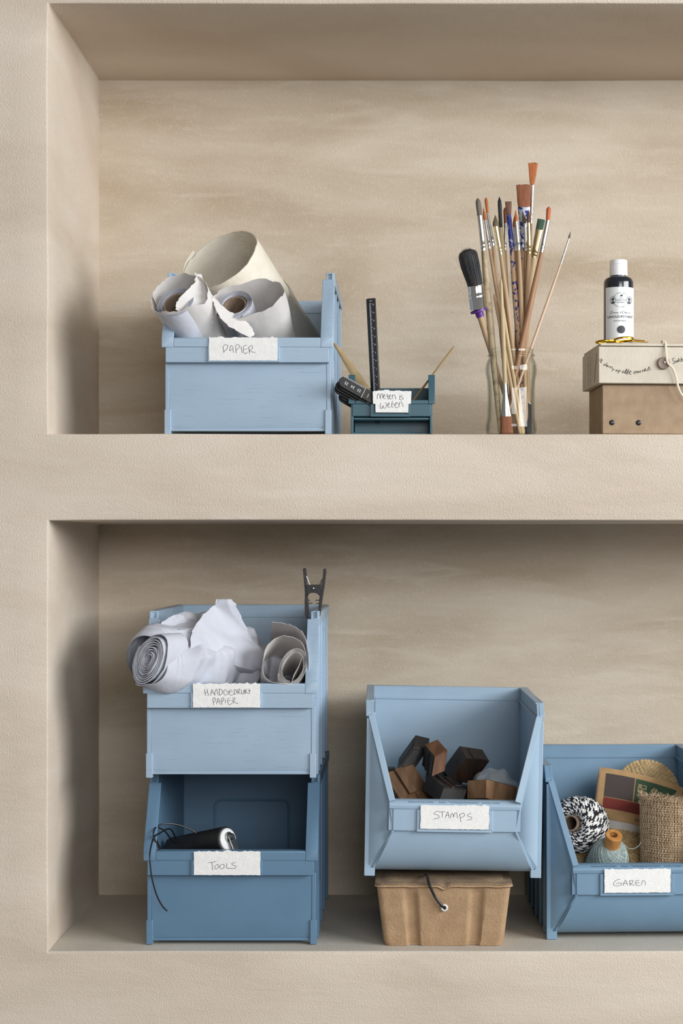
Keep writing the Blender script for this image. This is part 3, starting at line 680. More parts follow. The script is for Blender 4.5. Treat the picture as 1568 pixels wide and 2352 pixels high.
def lidring(e, z, vn=0):
    P = ring(.0845+e, .0150-e, .181+e, z, 0, .010)
    for p in P:
        if p.y < .03:
            d = max(0, 1-abs(p.x-(1020-940)/1900)/.007); p.z -= d*vn*.0040; p.y += d*.0015
            p.z += .0010*nz((p.x*60, 0, 2), 1)
    return P
mb = MB(); mb.loft([lidring(-.004, ZR-.001), lidring(-.001, ZR-.0008, 1), lidring(.0005, ZR+.0006, 1), lidring(-.0003, ZR+.0022, 1), lidring(-.004, ZR+.0026, .6)], True, True); mb.build('rim', PULP, t, angle=60)
mb = MB(); mb.loft([lidring(-.003, ZR+.0024, .8), lidring(-.0004, ZR+.0028, 1), lidring(-.0004, ZR+.0045, 1), lidring(-.0035, ZR+.0052, .5), lidring(-.009, ZR+.0045, 0), lidring(-.012, ZR+.0062, 0), lidring(-.02, ZR+.0066, 0)], True, True); mb.build('lid', PULPD, t, angle=60)
q = W(1020, 2085, .0190); mb = MB(); mb.lathe([(.0021,-.0012),(.0030,-.0022),(.0043,-.0012),(.0045,.0015),(.0021,.0015),(.0021,-.0012)], 28, fr(q, (0,1,-.1)), caps=False); mb.build('eyelet', NYL, t)['label'] = 'white eyelet'
mb = MB(); mb.lathe([(0,.0006),(.0023,.0006)], 20, fr(q, (0,1,-.1))); 
mb.tube(cr([W(978, 2009, .05), W(981, 2013, .012), W(985, 2030, .0115), W(998, 2058, .0150), W(1014, 2080, .0165), W(1020, 2085, .0200)], 6), .0017, 10); mb.build('elastic', BLK, t)['label'] = 'black elastic cord'

# ---------------------------------------------------------------- measuring tools in the teal bin
BRS = mat('tan_bamboo', (168,142,100), .55, c2=(182,156,114), nscale=60)
BAM = mat('bamboo', (204,176,128), .5, c2=(188,158,108), nscale=60, nstretch=(1,1,.2))
PRINTW = mat('white_print', (205,205,212), .6); PRINTG = mat('yellow_print', (196,160,110), .6)
BLKW = mat('black_varnish', (16,15,15), .5, c2=(24,21,19), nscale=60, spec=.3); DST = mat('dark_steel', (96,94,92), .4, metal=1)
Pb = W(866, 975, .052); Pt = W(851.5, 686, .058); ax = (Pt-Pb).normalized(); Lr = (Pt-Pb).length
t = thing('scale_ruler', 'black ruler with white centimetre marks, standing upright in the teal bin', 'ruler', Pb)
m = fr(Pb, ax, (.93, -.37, 0))
mb = MB(); pr = [(-.0062,.001),(-.0062,-.0010),(-.0020,-.0034),(.0058,-.0014),(.0062,.001)]
mb.prism(pr, 0, Lr, lambda u, v, q: m @ V((u, v, q))); mb.build('ruler_body', BLK, t, bevel=.0006)
# frame of the scale face
fa = V((-.0020,-.0034,0)); fb_ = V((.0058,-.0014,0)); fu = (fb_-fa).normalized(); fn = V((fu.y, -fu.x, 0))
mb = MB()
for i in range(0, 125):
    z = Lr-.0065-i*.001
    if z < .004: break
    ln = .0030 if i % 10 == 0 else (.0024 if i % 5 == 0 else .0018)
    A = fa+fu*.0008+fn*.0001; B = A+fu*ln
    mb.add([m @ (A+V((0,0,z-.00016))), m @ (B+V((0,0,z-.00016))), m @ (B+V((0,0,z+.00016))), m @ (A+V((0,0,z+.00016)))], [(0,1,2,3)])
mb.build('graduations', PRINTW, t)
mb = MB()
for i, num in enumerate(['15','14','13','12','11','10','9','8','7','6','5','4']):
    vs, fs = text_mesh(num, .0028); z0 = Lr-.0080-i*.010
    if z0 < .004: break
    mb.add([m @ (fa+fu*(.0056-v.x*.8)+fn*.00012+V((0,0,z0-v.y))) for v in vs], fs)
vs, fs = text_mesh('cm', .0030); mb.add([m @ (fa+fu*(.0028-v.x*.8)+fn*.00012+V((0,0,Lr-.0035-v.y))) for v in vs], fs)
mb.build('numerals', PRINTW, t)
# folding rule: a fan of sticks pivoted together
t = thing('folding_rule', 'black folding rule, closed, leaning out of the left of the teal bin', 'ruler', W(880, 955, .045))
A = W(779, 872, -.008); B = W(866, 921, .006); ax = (B-A).normalized(); nn = V((ax.z, 0, -ax.x)).normalized()
if nn.z < 0: nn = -nn
dep = ax.cross(nn).normalized()
dep = dep if dep.y > 0 else -dep
for i in range(6):
    off = -nn*.0030*i+dep*(.0031*i)+ax*(.0012*(i % 2)+(.0105 if i > 3 else 0))
    mm = Matrix((ax, dep, nn)).transposed().to_4x4(); mm.translation = A+off
    # flat stick, wide along its own slant so that its printed side shows
    tilt = mm @ Matrix.Rotation(R(-12), 4, 'X') @ Matrix.Rotation(R(90), 4, 'X')
    out = [(.0068+.0068*cos(R(q)), .0068*sin(R(q))) for q in range(90, 271, 20)]+[(.060, -.0068), (.060, .0068)]
    mb = MB(); mb.prism(out, -.0014, .0014, lambda u, v, q: tilt @ V((u, v, q))); mb.build('stick', BLKW, t, bevel=.0004)
    if i == 0:
        f = lambda u, v: tilt @ V((u, v, .00155))
        mb = MB()
        for s, u, col in (('35', .0095, 0), ('34', .0185, 0), ('33', .0275, 0)):
            vs, fs = text_mesh(s, .0052); mb.add([f(u-v.x, -v.y) for v in vs], fs)
        for j in range(22): mb.add([f(.004+j*.0014, .0072), f(.0044+j*.0014, .0072), f(.0044+j*.0014, .0052), f(.004+j*.0014, .0052)], [(0,1,2,3)])
        mb.build('numerals', PRINTW, t)
        mb = MB()
        for s, u in (('1', .040), ('2', .048), ('3', .056)):
            vs, fs = text_mesh(s, .0075); mb.add([f(u-v.x, -v.y) for v in vs], fs)
        mb.build('numerals', PRINTG, t)
        mb = MB(); mb.add([tilt @ V((x, y, z)) for z in (.0012, .0024) for x, y in ((.0325,-.0071),(.0337,-.0071),(.0337,.0071),(.0325,.0071))], [(3,2,1,0),(4,5,6,7),(0,1,5,4),(1,2,6,5),(2,3,7,6),(3,0,4,7)]); mb.build('hinge', DST, t)
mb = MB(); A = W(767, 788, .075); B = W(838, 893, .070); C2 = W(868, 962, .068); w_ = V((.84,0,.55))
n = 12
def bl(u, v):
    p = A.lerp(B, min(1, v/.7)) if v < .7 else B.lerp(C2, (v-.7)/.3)
    ww = .0005+.0046*sin(pi/2*min(1, v/.62)); return p+w_*(u-.5)*2*ww+V((0, -.0012*(1-(2*u-1)**2), 0))
mb.grid(bl, 6, 18, thick=.0012); solo(mb.build('folding_bone', BRS), 'pointed tan blade sticking out of the teal bin behind the folding rule', 'tool', C2)
A = W(1043, 795, .012); B = W(948, 921, .060); B = A+(B-A)*1.22
mb = MB(); mb.tube([A, A+(B-A)*.03, A+(B-A)*.6, B], [.0006,.0012,.0013,.0013], 8); solo(mb.build('skewer', BAM), 'thin bamboo stick leaning over the right wall of the teal bin', 'stick', B)

# ---------------------------------------------------------------- jar of brushes
GL = bpy.data.materials.new('jar_glass'); GL.use_nodes = True; nt = GL.node_tree; N = nt.nodes; L_ = nt.links
N.remove(N['Principled BSDF']); out = N['Material Output']
tr = N.new('ShaderNodeBsdfTransparent'); gg = N.new('ShaderNodeBsdfGlossy'); gg.inputs['Roughness'].default_value = .02
lw = N.new('ShaderNodeLayerWeight'); lw.inputs['Blend'].default_value = .5
def ramp2(p0, c0, p1, c1):
    q = N.new('ShaderNodeValToRGB'); q.color_ramp.elements[0].color = c0; q.color_ramp.elements[1].color = c1; q.color_ramp.elements[0].position = p0; q.color_ramp.elements[1].position = p1
    L_.new(lw.outputs['Facing'], q.inputs[0]); return q.outputs[0]
L_.new(ramp2(.4, (.985,.99,.98,1), 1.0, (.62,.64,.58,1)), tr.inputs[0])
mx = N.new('ShaderNodeMixShader'); L_.new(ramp2(.45, (.020,)*3+(1,), 1.0, (.55,)*3+(1,)), mx.inputs[0]); L_.new(tr.outputs[0], mx.inputs[1]); L_.new(gg.outputs[0], mx.inputs[2]); L_.new(mx.outputs[0], out.inputs[0])
JC = V((W(1173.5, 0, .045).x, .045, ZS+.0007))
prof = [(.0,.0),(.026,.0),(.0298,.002),(.0314,.007),(.0312,.013),(.0296,.022),(.0290,.040),(.0290,.055),(.0298,.068),(.0314,.076),(.0318,.082),(.0312,.088),(.0290,.0935),(.0276,.096),(.0276,.0975),(.0292,.0985),(.0292,.0998),(.0278,.1010),(.0276,.1035),(.0280,.1055),(.0272,.1068)]
inn = [(r-.0016, z+(.0035 if r < .027 and z < .01 else 0)) for r, z in prof[2:]]
mb = MB(); mb.lathe(prof+inn[::-1]+[(0,.0045)], 56, Matrix.Translation(JC), caps=False)
jar = solo(mb.build('glass_jar', GL, clean=True, angle=70), 'clear glass jar holding paintbrushes, on the upper shelf', 'jar', JC)
FER = mat('ferrule_metal', (205,205,204), .22, metal=1, c2=(180,180,178), nscale=60)
FERG = mat('gilt_ferrule', (206,186,140), .25, metal=1); CHR = mat('chrome', (215,215,215), .14, metal=1)
HW = [mat('raw_wood', (188,158,124), .6, c2=(172,142,108), nscale=24, nstretch=(6,6,.6)), mat('pale_wood', (200,178,140), .6, c2=(184,160,122), nscale=24, nstretch=(6,6,.6)), mat('red_wood', (164,122,88), .5, c2=(148,106,74), nscale=24, nstretch=(6,6,.6)),
      mat('blue_spattered_wood', (184,152,120), .55, c2=(30,42,118), nscale=300, ramp=(.55,.57), nstretch=(1,1,.7)), mat('pink_wood', (206,176,150), .5), mat('stained_wood', (178,158,126), .6, c2=(132,118,92), nscale=120, ramp=(.5,.7))]
BLUEP = mat('blue_painted_ferrule', (28,44,130), .35, c2=(170,176,196), nscale=150, ramp=(.55,.62), nstretch=(1,1,.6))
SPAT = mat('spattered_ferrule', (196,198,204), .3, metal=.6, c2=(34,50,140), nscale=260, ramp=(.50,.54))
def hair(name, c, c2): return mat(name, c, .55, c2=c2, nscale=90, nstretch=(14,14,.5), bump=.0006, bscale=160, bstretch=(14,14,.4))
HR = dict(gray=hair('grey_bristle', (92,86,76), (122,114,102)), orange=hair('orange_bristle', (190,106,40), (160,82,28)), olive=hair('olive_bristle', (96,70,42), (112,104,72)), black=hair('black_bristle', (22,22,24), (34,34,36)),
          brown=hair('brown_bristle', (112,70,46), (84,50,34)), rust=hair('rust_bristle', (150,84,42), (120,64,30)), green=hair('green_bristle', (44,84,56), (30,62,44)), coral=hair('coral_bristle', (204,108,58), (180,86,42)), fine=hair('fine_grey_bristle', (120,108,92), (96,86,74)))
GB_ = 'paintbrushes standing in the glass jar'
def brush(label, tip, base, fend, bot, yt, yb, wb, wt, wf, wh, hr, fer, hand, flat=.6, kind='round', tipshape='round', wend=None):
    """tip, base, fend, bot in picture px; widths in px; yt and yb depths of the upper end and of the foot"""
    y_end = lambda py: yt+(yb-yt)*(py-tip[1])/(bot[1]-tip[1])
    T, Bs, Fe, Bo = [W(p[0], p[1], y_end(p[1])) for p in (tip, base, fend, bot)]
    k = (D+yt)/(F*D)/2
    t = thing('paintbrush', label, 'paintbrush', Bo, group=GB_)
    # straight axis through ferrule end and foot
    ax = (Fe-Bo).normalized(); Lh = (Fe-Bo).length
    we = wend or wh*.62
    mb = MB(); m = fr(Bo, ax); pr = [(0,0),(we*k*.6,.0006),(we*k,.004)]+[((we+(wh-we)*sin(pi/2*min(1, q/.62)))*k, Lh*q) for q in (.2,.4,.62,.8)]+[((wf*.92)*k, Lh-.001),((wf*.9)*k, Lh+.001),(0,Lh+.001)]
    mb.lathe(pr, 14, m); mb.build('handle', HW[hand], t)
    d2 = (Bs-Fe); Lf = d2.length; m2 = fr(Fe-d2.normalized()*.001, d2)
    if fer is not None:
        mb = MB(); rings = []
        for q, bmp in ((0,.0),(.06,.0),(.09,.10),(.12,.0),(.16,.0),(.19,.10),(.22,0),(.3,0),(.6,0),(1,0)):
            wx = (wf+(wb-wf)*max(0, (q-.2)/.8))*k*(1+bmp); wy = (wf*(1-max(0, (q-.25)/.75)*(1-flat)))*k*(1+bmp) if kind == 'flat' else wx
            rings.append([m2 @ V((cos(2*pi*j/18)*wx, sin(2*pi*j/18)*wy, q*(Lf+.001))) for j in range(18)])
        mb.loft(rings, True, True); mb.build('ferrule', fer, t, angle=25)
    # bristles
    d3 = T-Bs; Lb = d3.length; m3 = fr(Bs-d3.normalized()*.0005, d3); mb = MB(); rings = []; nr = 9
    for i in range(nr):
        q = i/(nr-1)
        if tipshape == 'round': wx = (wb+(wt-wb)*q)*k*.96*(math.sqrt(max(0.0, 1-max(0, (q-.72)/.28)**2))*.88+.12)
        elif tipshape == 'point': wx = wb*k*(1+.25*sin(pi*min(1, q*1.6)))*(1-q**2.2)*.96+.00015
        else: wx = (wb+(wt-wb)*q**.8)*k*.97
        wy = wx*(flat if kind == 'flat' else 1)
        if tipshape == 'flat' and kind == 'flat': wy = wb*k*flat*(1-.45*q)
        rings.append([m3 @ V((cos(2*pi*j/28)*wx*(1+.03*nz((j*.9, i*.1, wx*900), 1)), sin(2*pi*j/28)*wy, q*Lb*(1+(.05*nz((j*.8, 1, wb), 1) if q > .9 else 0)))) for j in range(28)])
    mb.loft(rings, True, True); mb.build('bristles', HR[hr], t, angle=50)
    return t
FB = 997.5
brush('brush with grey filbert bristles, leftmost of the upright brushes in the jar', (1096.5,455), (1101.8,496), (1110,575), (1149,FB), .040,.036, 12.5,13,12,16, 'gray', FER, 5)
brush('slim brush with long orange bristles, left of the black-tipped brush', (1115.5,453), (1119.2,490), (1132.5,564), (1172,FB), .062,.052, 6,9,8,10, 'orange', FER, 0)
brush('short slim orange brush close beside the grey filbert', (1109.5,476), (1114,505), (1124,570), (1196,FB), .053,.046, 7,6,8,9, 'orange', FER, 0, tipshape='point')
brush('brush with an olive and brown pointed head', (1137,493), (1138.3,520), (1149.8,584), (1203,FB), .046,.043, 12,14,9,11, 'olive', FERG, 0, tipshape='point')
brush('brush with a tall black rounded head', (1146.3,452), (1149.8,523), (1153,564), (1183,FB), .072,.060, 9,10,11,14, 'black', HW[1], 1)
brush('brush with square brown bristles and a blue-painted ferrule', (1167,462), (1168,494), (1175,567), (1208,FB), .052,.050, 11,16,12,15, 'brown', BLUEP, 3, kind='flat', tipshape='flat', flat=.5)
brush('slim rust-coloured brush behind the blue-painted one', (1159,476), (1160,513), (1160,573), (1176,FB), .074,.060, 7,8,7,9, 'rust', FER, 0)
brush('small orange brush with a bright ferrule, right of the blue-painted one', (1183.5,482), (1185,508), (1190.6,573), (1211,FB), .046,.047, 7,7,9,11, 'orange', FER, 0, tipshape='point')
brush('slim orange brush half hidden behind the small orange one', (1180,497), (1180.5,521), (1184,575), (1188,FB), .070,.058, 6,6,7,9, 'orange', FER, 0, tipshape='point')
brush('wide flat brush with brown bristles and blue spatters', (1202.5,424), (1203.3,475), (1200.8,568), (1209,FB), .064,.056, 29,36,14,15, 'rust', SPAT, 3, kind='flat', tipshape='flat', flat=.32)
brush('tallest brush, fanning orange bristles on a thin bright ferrule', (1224,374), (1221.7,424), (1219.3,512), (1203,FB), .072,.060, 9,23,6,9, 'orange', FER, 0, kind='flat', tipshape='flat', flat=.5)
brush('small brown-tipped brush with a gilt ferrule', (1213,479), (1213.5,511), (1215,581), (1198,FB), .049,.054, 8,7,11,13, 'brown', FERG, 0, tipshape='point')
brush('thin brush with a tuft of grey-brown hair, beside the gilt ferrule', (1198.5,482), (1205,513), (1208,575), (1206,FB), .056,.053, 7,6,8,9, 'olive', FER, 0, tipshape='point')
brush('flat brush with slanted green bristles', (1243,503), (1238,527), (1226,590), (1178,FB), .060,.064, 17,18,16,14, 'green', FERG, 1, kind='flat', tipshape='flat', flat=.4)
brush('brush with a coral rounded head and reddish handle', (1260,474), (1258,506), (1243.7,578), (1154,FB), .042,.040, 10,12,10,13, 'coral', FER, 2)
brush('fine liner brush leaning far right out of the jar', (1310,531), (1306.5,547), (1288.6,603), (1150,FB), .056,.030, 4,3.5,5,6.5, 'fine', CHR, 4, tipshape='point')
# large round brush
k = (D+.03)/(F*D)/2
Bo = W(1186, FB, .058); T, Bs, Fe, Ce = W(1071, 573, .024), W(1091.5, 657, .030), W(1097.5, 711, .034), W(1103, 728, .036)
t = thing('paintbrush', 'big round black-bristled brush with a chrome band and purple collar', 'paintbrush', Bo, group=GB_)
mb = MB(); ax = Ce-Bo; mb.lathe([(0,0),(4*k,.001),(7*k,.02),(9*k,.06),(14*k,ax.length*.8),(15*k,ax.length),(0,ax.length)], 18, fr(Bo, ax)); mb.build('handle', HW[0], t)
PUR = mat('purple_collar', (92,40,130), .4)
mb = MB(); ax = Fe-Ce; mb.lathe([(0,0),(18*k,0),(19*k,ax.length*.6),(38*k,ax.length*.72),(38*k,ax.length),(0,ax.length)], 24, fr(Ce, ax)); mb.build('collar', PUR, t)
mb = MB(); ax = Bs-Fe; LL = ax.length; mb.lathe([(0,0),(36*k,0),(37*k,.001),(37*k,LL*.44),(38.5*k,LL*.48),(37*k,LL*.52),(37*k,LL*.62),(38.5*k,LL*.66),(37*k,LL*.70),(37*k,LL),(0,LL)], 32, fr(Fe, ax)); mb.build('ferrule', CHR, t)
mb = MB(); ax = T-Bs; LL = ax.length; m3 = fr(Bs, ax); rr = random.Random(3)
mb.lathe([(0,0),(35*k,0),(39*k,LL*.3),(43*k,LL*.6),(44*k,LL*.8),(37*k,LL*.93),(20*k,LL*.985),(0,LL)], 32, m3)
for i in range(340):
    a = rr.uniform(0, 2*pi); r = math.sqrt(rr.random()); r0 = r*35*k; r1 = r*47*k*rr.uniform(.92, 1.04); h = LL*(1.02-.16*r*r)*rr.uniform(.96, 1.05)
    p = [V((r0*cos(a), r0*sin(a), 0)), V((r1*.97*cos(a), r1*.97*sin(a), h*.6)), V((r1*cos(a+rr.uniform(-.06,.06)), r1*sin(a), h))]
    mb.tube([m3 @ q for q in p], [.0003,.0003,.0001], 3, caps=False)
for x, y in ((1045,592),(1058,560),(1019,684)):
    mb.tube([W(1083, 650, .02), W((1083+x)/2, (650+y)/2+6, .015), W(x, y, .012)], .00008, 3)
mb.build('bristles', HR['black'], t)
# brushes standing head down, plain sticks
def stick(label, top, bot, yt, yb, w, mt, extra=None, square=False):
    Tt, Bo = W(top[0], top[1], yt), W(bot[0], bot[1], yb); k = (D+yt)/(F*D)/2
    t = thing('wooden_stick' if extra is None else 'paintbrush', label, 'stick' if extra is None else 'paintbrush', Bo, group=None if extra is None else GB_)
    if extra is None:
        mb = MB(); mb.tube([Bo, Bo.lerp(Tt, .93), Tt], [w*k, w*k, w*k*(.3 if square else .7)], 4 if square else 12); mb.build('shaft', mt, t, angle=40); return t
    hr, fer, f0, f1, wf, wb = extra; ax = Tt-Bo
    A, B = Bo+ax*f0, Bo+ax*f1
    mb = MB(); mb.tube([B, B.lerp(Tt, .5), B.lerp(Tt, .95), Tt], [w*k, w*k*1.05, w*k*.7, w*k*.3], 12); mb.build('handle', mt, t)
    m = fr(A, ax); LL = (B-A).length; rings = []
    for q in (0,.1,.4,.75,.8,.84,.9,1):
        wx = (wf+(w-wf)*min(1, q/.75))*k*(1.06 if q in (.8,) else 1); wy = (wf*.4+(w-wf*.4)*min(1, q/.75))*k
        rings.append([m @ V((cos(2*pi*j/18)*wx, sin(2*pi*j/18)*wy, q*LL)) for j in range(18)])
    mb = MB(); mb.loft(rings, True, True); mb.build('ferrule', fer, t)
    m = fr(Bo, ax); LL = (A-Bo).length; rings = [[m @ V((cos(2*pi*j/18)*(wb+(wf-wb)*q)*k, sin(2*pi*j/18)*wf*.38*k, q*(LL+.0005))) for j in range(18)] for q in (0,.5,1)]
    mb = MB(); mb.loft(rings, True, True); mb.build('bristles', HR[hr], t); return t
stick('flat-headed brown brush standing head down at the front of the jar', (1150,640), (1164,FB), .030, .030, 10, HW[1], ('rust', CHR, .115, .325, 24, 30))
stick('plain pale stick crossing the middle of the brushes', (1151,690), (1200,FB), .034, .033, 8, HW[1])
stick('thin plain stick at the right side of the jar mouth', (1213,740), (1209,FB), .062, .058, 8, HW[0])
stick('brush with black bristles standing head down at the right of the jar', (1208,655), (1214,FB), .070, .044, 9, HW[0], ('black', FER, .20, .21, 14, 15))
stick('small brush with grey-green hair, tilted inside the left of the bundle', (1135,676), (1194,FB), .037, .030, 8, HW[0])

# ---------------------------------------------------------------- two boxes, bottle, scissors
KRAFT = mat('kraft_board', (166,142,116), .85, c2=(154,130,104), nscale=70, bump=.0003, bscale=420, detail=8)
OFFW = mat('offwhite_paper_board', (214,204,188), .85, c2=(202,191,174), nscale=24, bump=.0004, bscale=200, detail=8)
BKM = mat('black_ink', (20,20,22), .5)
an = R(3.6); BX = (1383-940)/1900*1.008
t = thing('cardboard_box', 'plain brown cardboard box with dark rivets, standing on the upper shelf', 'box', (BX, .014, ZS+.0007), (0, 0, an))
H1 = .0605
mb = MB()
wd, dp = .26, .098
for x0, x1, y0, y1 in ((0, wd, 0, .0018), (0, wd, dp-.0018, dp), (0, .0018, .0018, dp-.0018), (wd-.0018, wd, .0018, dp-.0018)): mb.box(x0, x1, y0, y1, .0015, H1)
mb.box(0, wd, 0, dp, .0008, .0026); mb.box(0, wd, 0, dp, H1-.0018, H1+.0002)
mb.build('body', KRAFT, t, world=False, bevel=.0006)
for x in (.0115, .0442):
    mb = MB(); mb.lathe([(0,-.0012),(.0012,-.0012),(.0022,-.0010),(.0032,-.0004),(.0034,.0004),(0,.0004)], 20, fr((x, -.0002, (997-970)/1900), (0,1,0))); mb.build('rivet', mat('dark_rivet', (60,58,60), .4, metal=.8), t, world=False)
an = R(4.0); BX2 = (1374.5-940)/1900*1.002; z2 = ZS+.0007+H1+.0008
t = thing('cardboard_box', 'off-white handwritten box tied with string, stacked on the brown box', 'box', (BX2, .004, z2), (0, 0, an)); H2 = .0450
mb = MB(); mb.box(0, .27, 0, .115, 0, H2-.0005); mb.build('body', OFFW, t, world=False, bevel=.0008)
mb = MB(); mb.box(.0018, .27, -.0008, .115, H2+.0002, H2+.0036); mb.build('lid', OFFW, t, world=False, bevel=.0008)
T_BOX = [[(262,305),(252,335)],[(278,292),(280,296)],[(285,305),(272,368)],[(305,320),(268,342),(285,372)],[(345,385),(315,395),(325,410),(350,395)],[(376,368),(348,412)],[(385,405),(360,415),(365,430),(385,410),(385,430)],
 [(395,440),(410,425),(425,430),(422,455)],[(436,425),(440,432)],[(462,430),(446,450),(468,470),(458,492),(440,490)],[(465,472),(488,468)],[(520,475),(503,490),(515,502),(532,488),(520,475)],[(550,480),(543,538)],[(550,490),(575,482),(575,505),(548,510)],
 [(635,488),(608,505),(615,527),(638,505),(640,530)],[(645,528),(672,475),(684,468),(660,525),(668,545)],[(672,540),(702,485),(714,474),(688,532),(700,550)],[(705,530),(750,505),(735,495),(716,530),(752,552)],
 [(790,510),(800,545)],[(795,520),(818,503),(825,540)],[(825,520),(842,498),(855,530)],[(860,495),(870,525),(892,492),(903,522)],[(925,480),(935,515)],[(928,495),(952,476)],[(955,500),(985,470),(970,460),(958,495),(1002,490)],[(1012,460),(1018,500)],[(1015,475),(1035,428),(1045,475),(1066,475)],
 [(1435,295),(1405,300),(1410,330),(1435,350),(1425,380),(1408,370)],[(1450,330),(1460,365),(1480,325),(1485,360)],[(1500,290),(1500,350)],[(1525,310),(1502,335),(1532,345)],[(1545,280),(1540,350)],[(1543,325),(1560,310),(1566,345)]]
mi = MW[t].inverted()
mb = MB()
def onbox(a, c):
    p = mi @ W(1340+a/6.877, 780+c/6.877, .004+max(0, (a/6.877-34.5))/1900*sin(an)); p.y = -.0001; return p
strokes(mb, T_BOX, onbox, .00032); mb.build('handwriting', BKM, t, world=False)
mb = MB()
for y0, a, b, w_ in ((.022,.006,.040,.00028),(.055,.002,.036,.0002),(.072,.004,.034,.0002)):
    if y0 < .03: mb.tube([V((-.0001, .012, .038)), V((-.0001, .030, .004))], w_, 4); continue
    for i in range(12): mb.tube([V((-.0001, y0, a+i*.003)), V((-.0001, y0+.0006, a+i*.003+.0014+.0006*(i % 3)))], w_, 4)
mb.build('side_writing', BKM, t, world=False)
q = mi @ W(1520, 836, .004+.012); q = V((q.x, -.0022, q.z))
BUT = mat('grey_brown_button', (142,122,108), .5, c2=(118,100,88), nscale=120, bump=.0004, bscale=160)
mb = MB(); mb.lathe([(0,-.0004),(.004,-.0008),(.0066,-.0016),(.0075,-.0010),(.0077,.0006),(.0070,.0018),(0,.0018)], 36, fr(q, (0,1,0))); mb.build('button', BUT, t, world=False, bevel=.0002)
STR = mat('cotton_string', (226,216,196), .9)
def twist(mb, path, r, tw=.0035, n=5):
    P = cr(path, 8); L = 0; A = [[], []]
    for i, p in enumerate(P):
        if i: L += (P[i]-P[i-1]).length
        for s in (0, 1): A[s].append(p+V((cos(L/tw*2*pi+pi*s), -abs(sin(L/tw*2*pi+pi*s))*.5, sin(L/tw*2*pi+pi*s)*.3))*r*.55)
    for s in (0, 1): mb.tube(A[s], r*.72, 6)
mb = MB()
def bp(px, py, y): p = mi @ W(px, py, .01+(px-1375)/1900*sin(an)); return V((p.x, y, p.z))
pts = [bp(1528,786,.02), bp(1518,784.5,.002), bp(1524,787,-.0015), bp(1525,800,-.0022), bp(1526,820,-.0036), bp(1529,836,-.0050), bp(1540,848,-.0050), bp(1548,868,-.004), bp(1552,888,-.004), bp(1560,906,-.004), bp(1574,922,-.003)]
dense = cr(pts, 14); twist(mb, dense[::2], .00125, .0042); mb.build('string', STR, t, world=False)
mb = MB(); mb.lathe([(0,-.0016),(.0011,-.0012),(.0008,.0004),(0,.0006)], 10, fr(q+V((.0010,-.0012,.0010)), (0,1,0))); mb.build('string_knot', STR, t, world=False)
# bottle
ZBX = z2+H2+.0037; yb = .050; kk = (D+yb)/(F*D); BC = V((W(1420, 0, yb).x, yb, ZBX))
zz = lambda py: ZC-(py-PY)*kk-ZBX
r = 34*kk
t = thing('paint_bottle', 'dark bottle of linoleum paint with a white cap, on the off-white box', 'bottle', BC)
m = Matrix.Translation(BC)
DK = mat('dark_bottle', (30,34,42), .16, coat=.3)
zt_ = zz(634); mb = MB(); mb.lathe([(0,0),(r*.9,0),(r,.002),(r,zz(652)),(r*.985,zz(647)),(r*.90,zz(641)),(r*.74,zz(638)),(r*.60,zz(637)),(r*.56,zz(636)),(r*.56,zz(630)),(0,zz(630))], 56, m); mb.build('body', DK, t, angle=50)
rc = 20.3*kk; mb = MB(); mb.lathe([(0,zz(634.5)),(rc,zz(634.5)),(rc*1.01,zz(633)),(rc*.985,zz(602)),(rc*.95,zz(598.8)),(rc*.88,zz(598)),(0,zz(598))], 48, m); 
mb.build('cap', mat('white_cap', (240,240,238), .35), t, angle=40)
mb = MB(); mb.add([m @ V((rc*1.0*cos(a), rc*1.0*sin(a), zz(p))) for p in (599,609) for a in [R(x) for x in range(-125,-54,10)]]+[m @ V((rc*1.05*cos(a), rc*1.05*sin(a), zz(p))) for p in (599,609) for a in [R(x) for x in range(-125,-54,10)]],
    [(16+i, 17+i, 25+i, 24+i) for i in range(7)]+[(8+i,9+i,25+i,24+i) for i in range(7)]+[(i,i+1,17+i,16+i) for i in range(7)]+[(0,8,24,16),(7,15,31,23)]); mb.build('flip_tab', MATS['white_cap'], t)
LB = mat('bottle_label', (232,234,234), .3, coat=.2)
def cyl(px, py, off=.0007):
    a = (px-1420)*kk/r
    a = math.asin(max(-.995, min(.995, a)))
    return m @ V((sin(a)*(r+off), -cos(a)*(r+off), zz(py)))
def cyla(a, py, off): return m @ V((sin(a)*(r+off), -cos(a)*(r+off), zz(py)))
mb = MB(); mb.grid(lambda u, v: cyla(R(-64+u*166), 664+v*129, .0002), 40, 4, thick=.0002); lab = mb.build('label', LB, t)
lab['label'] = 'white printed label'
GY = mat('grey_print', (70,72,76), .6)
mb = MB()
def ctext(s, px, py, size, sx=1.0):
    vs, fs = text_mesh(s, size*kk); mb.add([cyl(px+v.x/kk*sx, py-v.y/kk) for v in vs], fs)
ctext('ALL', 1422, 689.5, 4.6, 1.1); ctext('OVER THE', 1422, 694.5, 4.6, 1.0); ctext('WORLD', 1422, 699.5, 4.6, 1.1)
ctext('LINOLEUM PAINT', 1421, 732, 8.2, .86); ctext('WATER-BASED', 1421, 741.5, 5.0, .92)
ctext('LINOLEUM PAINT', 1421.2, 732.1, 8.2, .86)
def arct(s, cx, cy, rx, ry, a0, a1, size, up=1):
    n = len(s)
    for i, chh in enumerate(s):
        if chh == ' ': continue
        a = R(a0+(a1-a0)*i/(n-1)); vs, fs = text_mesh(chh, size*kk); x, y = cx+rx*cos(a), cy-ry*sin(a); tx, ty = -rx*sin(a), -ry*cos(a)
        if up > 0: tx, ty = -tx, -ty
        l = math.hypot(tx, ty); tx, ty = tx/l, ty/l
        mb.add([cyl(x+(v.x*tx+v.y*ty)/kk, y+(v.x*ty-v.y*tx)/kk) for v in vs], fs)
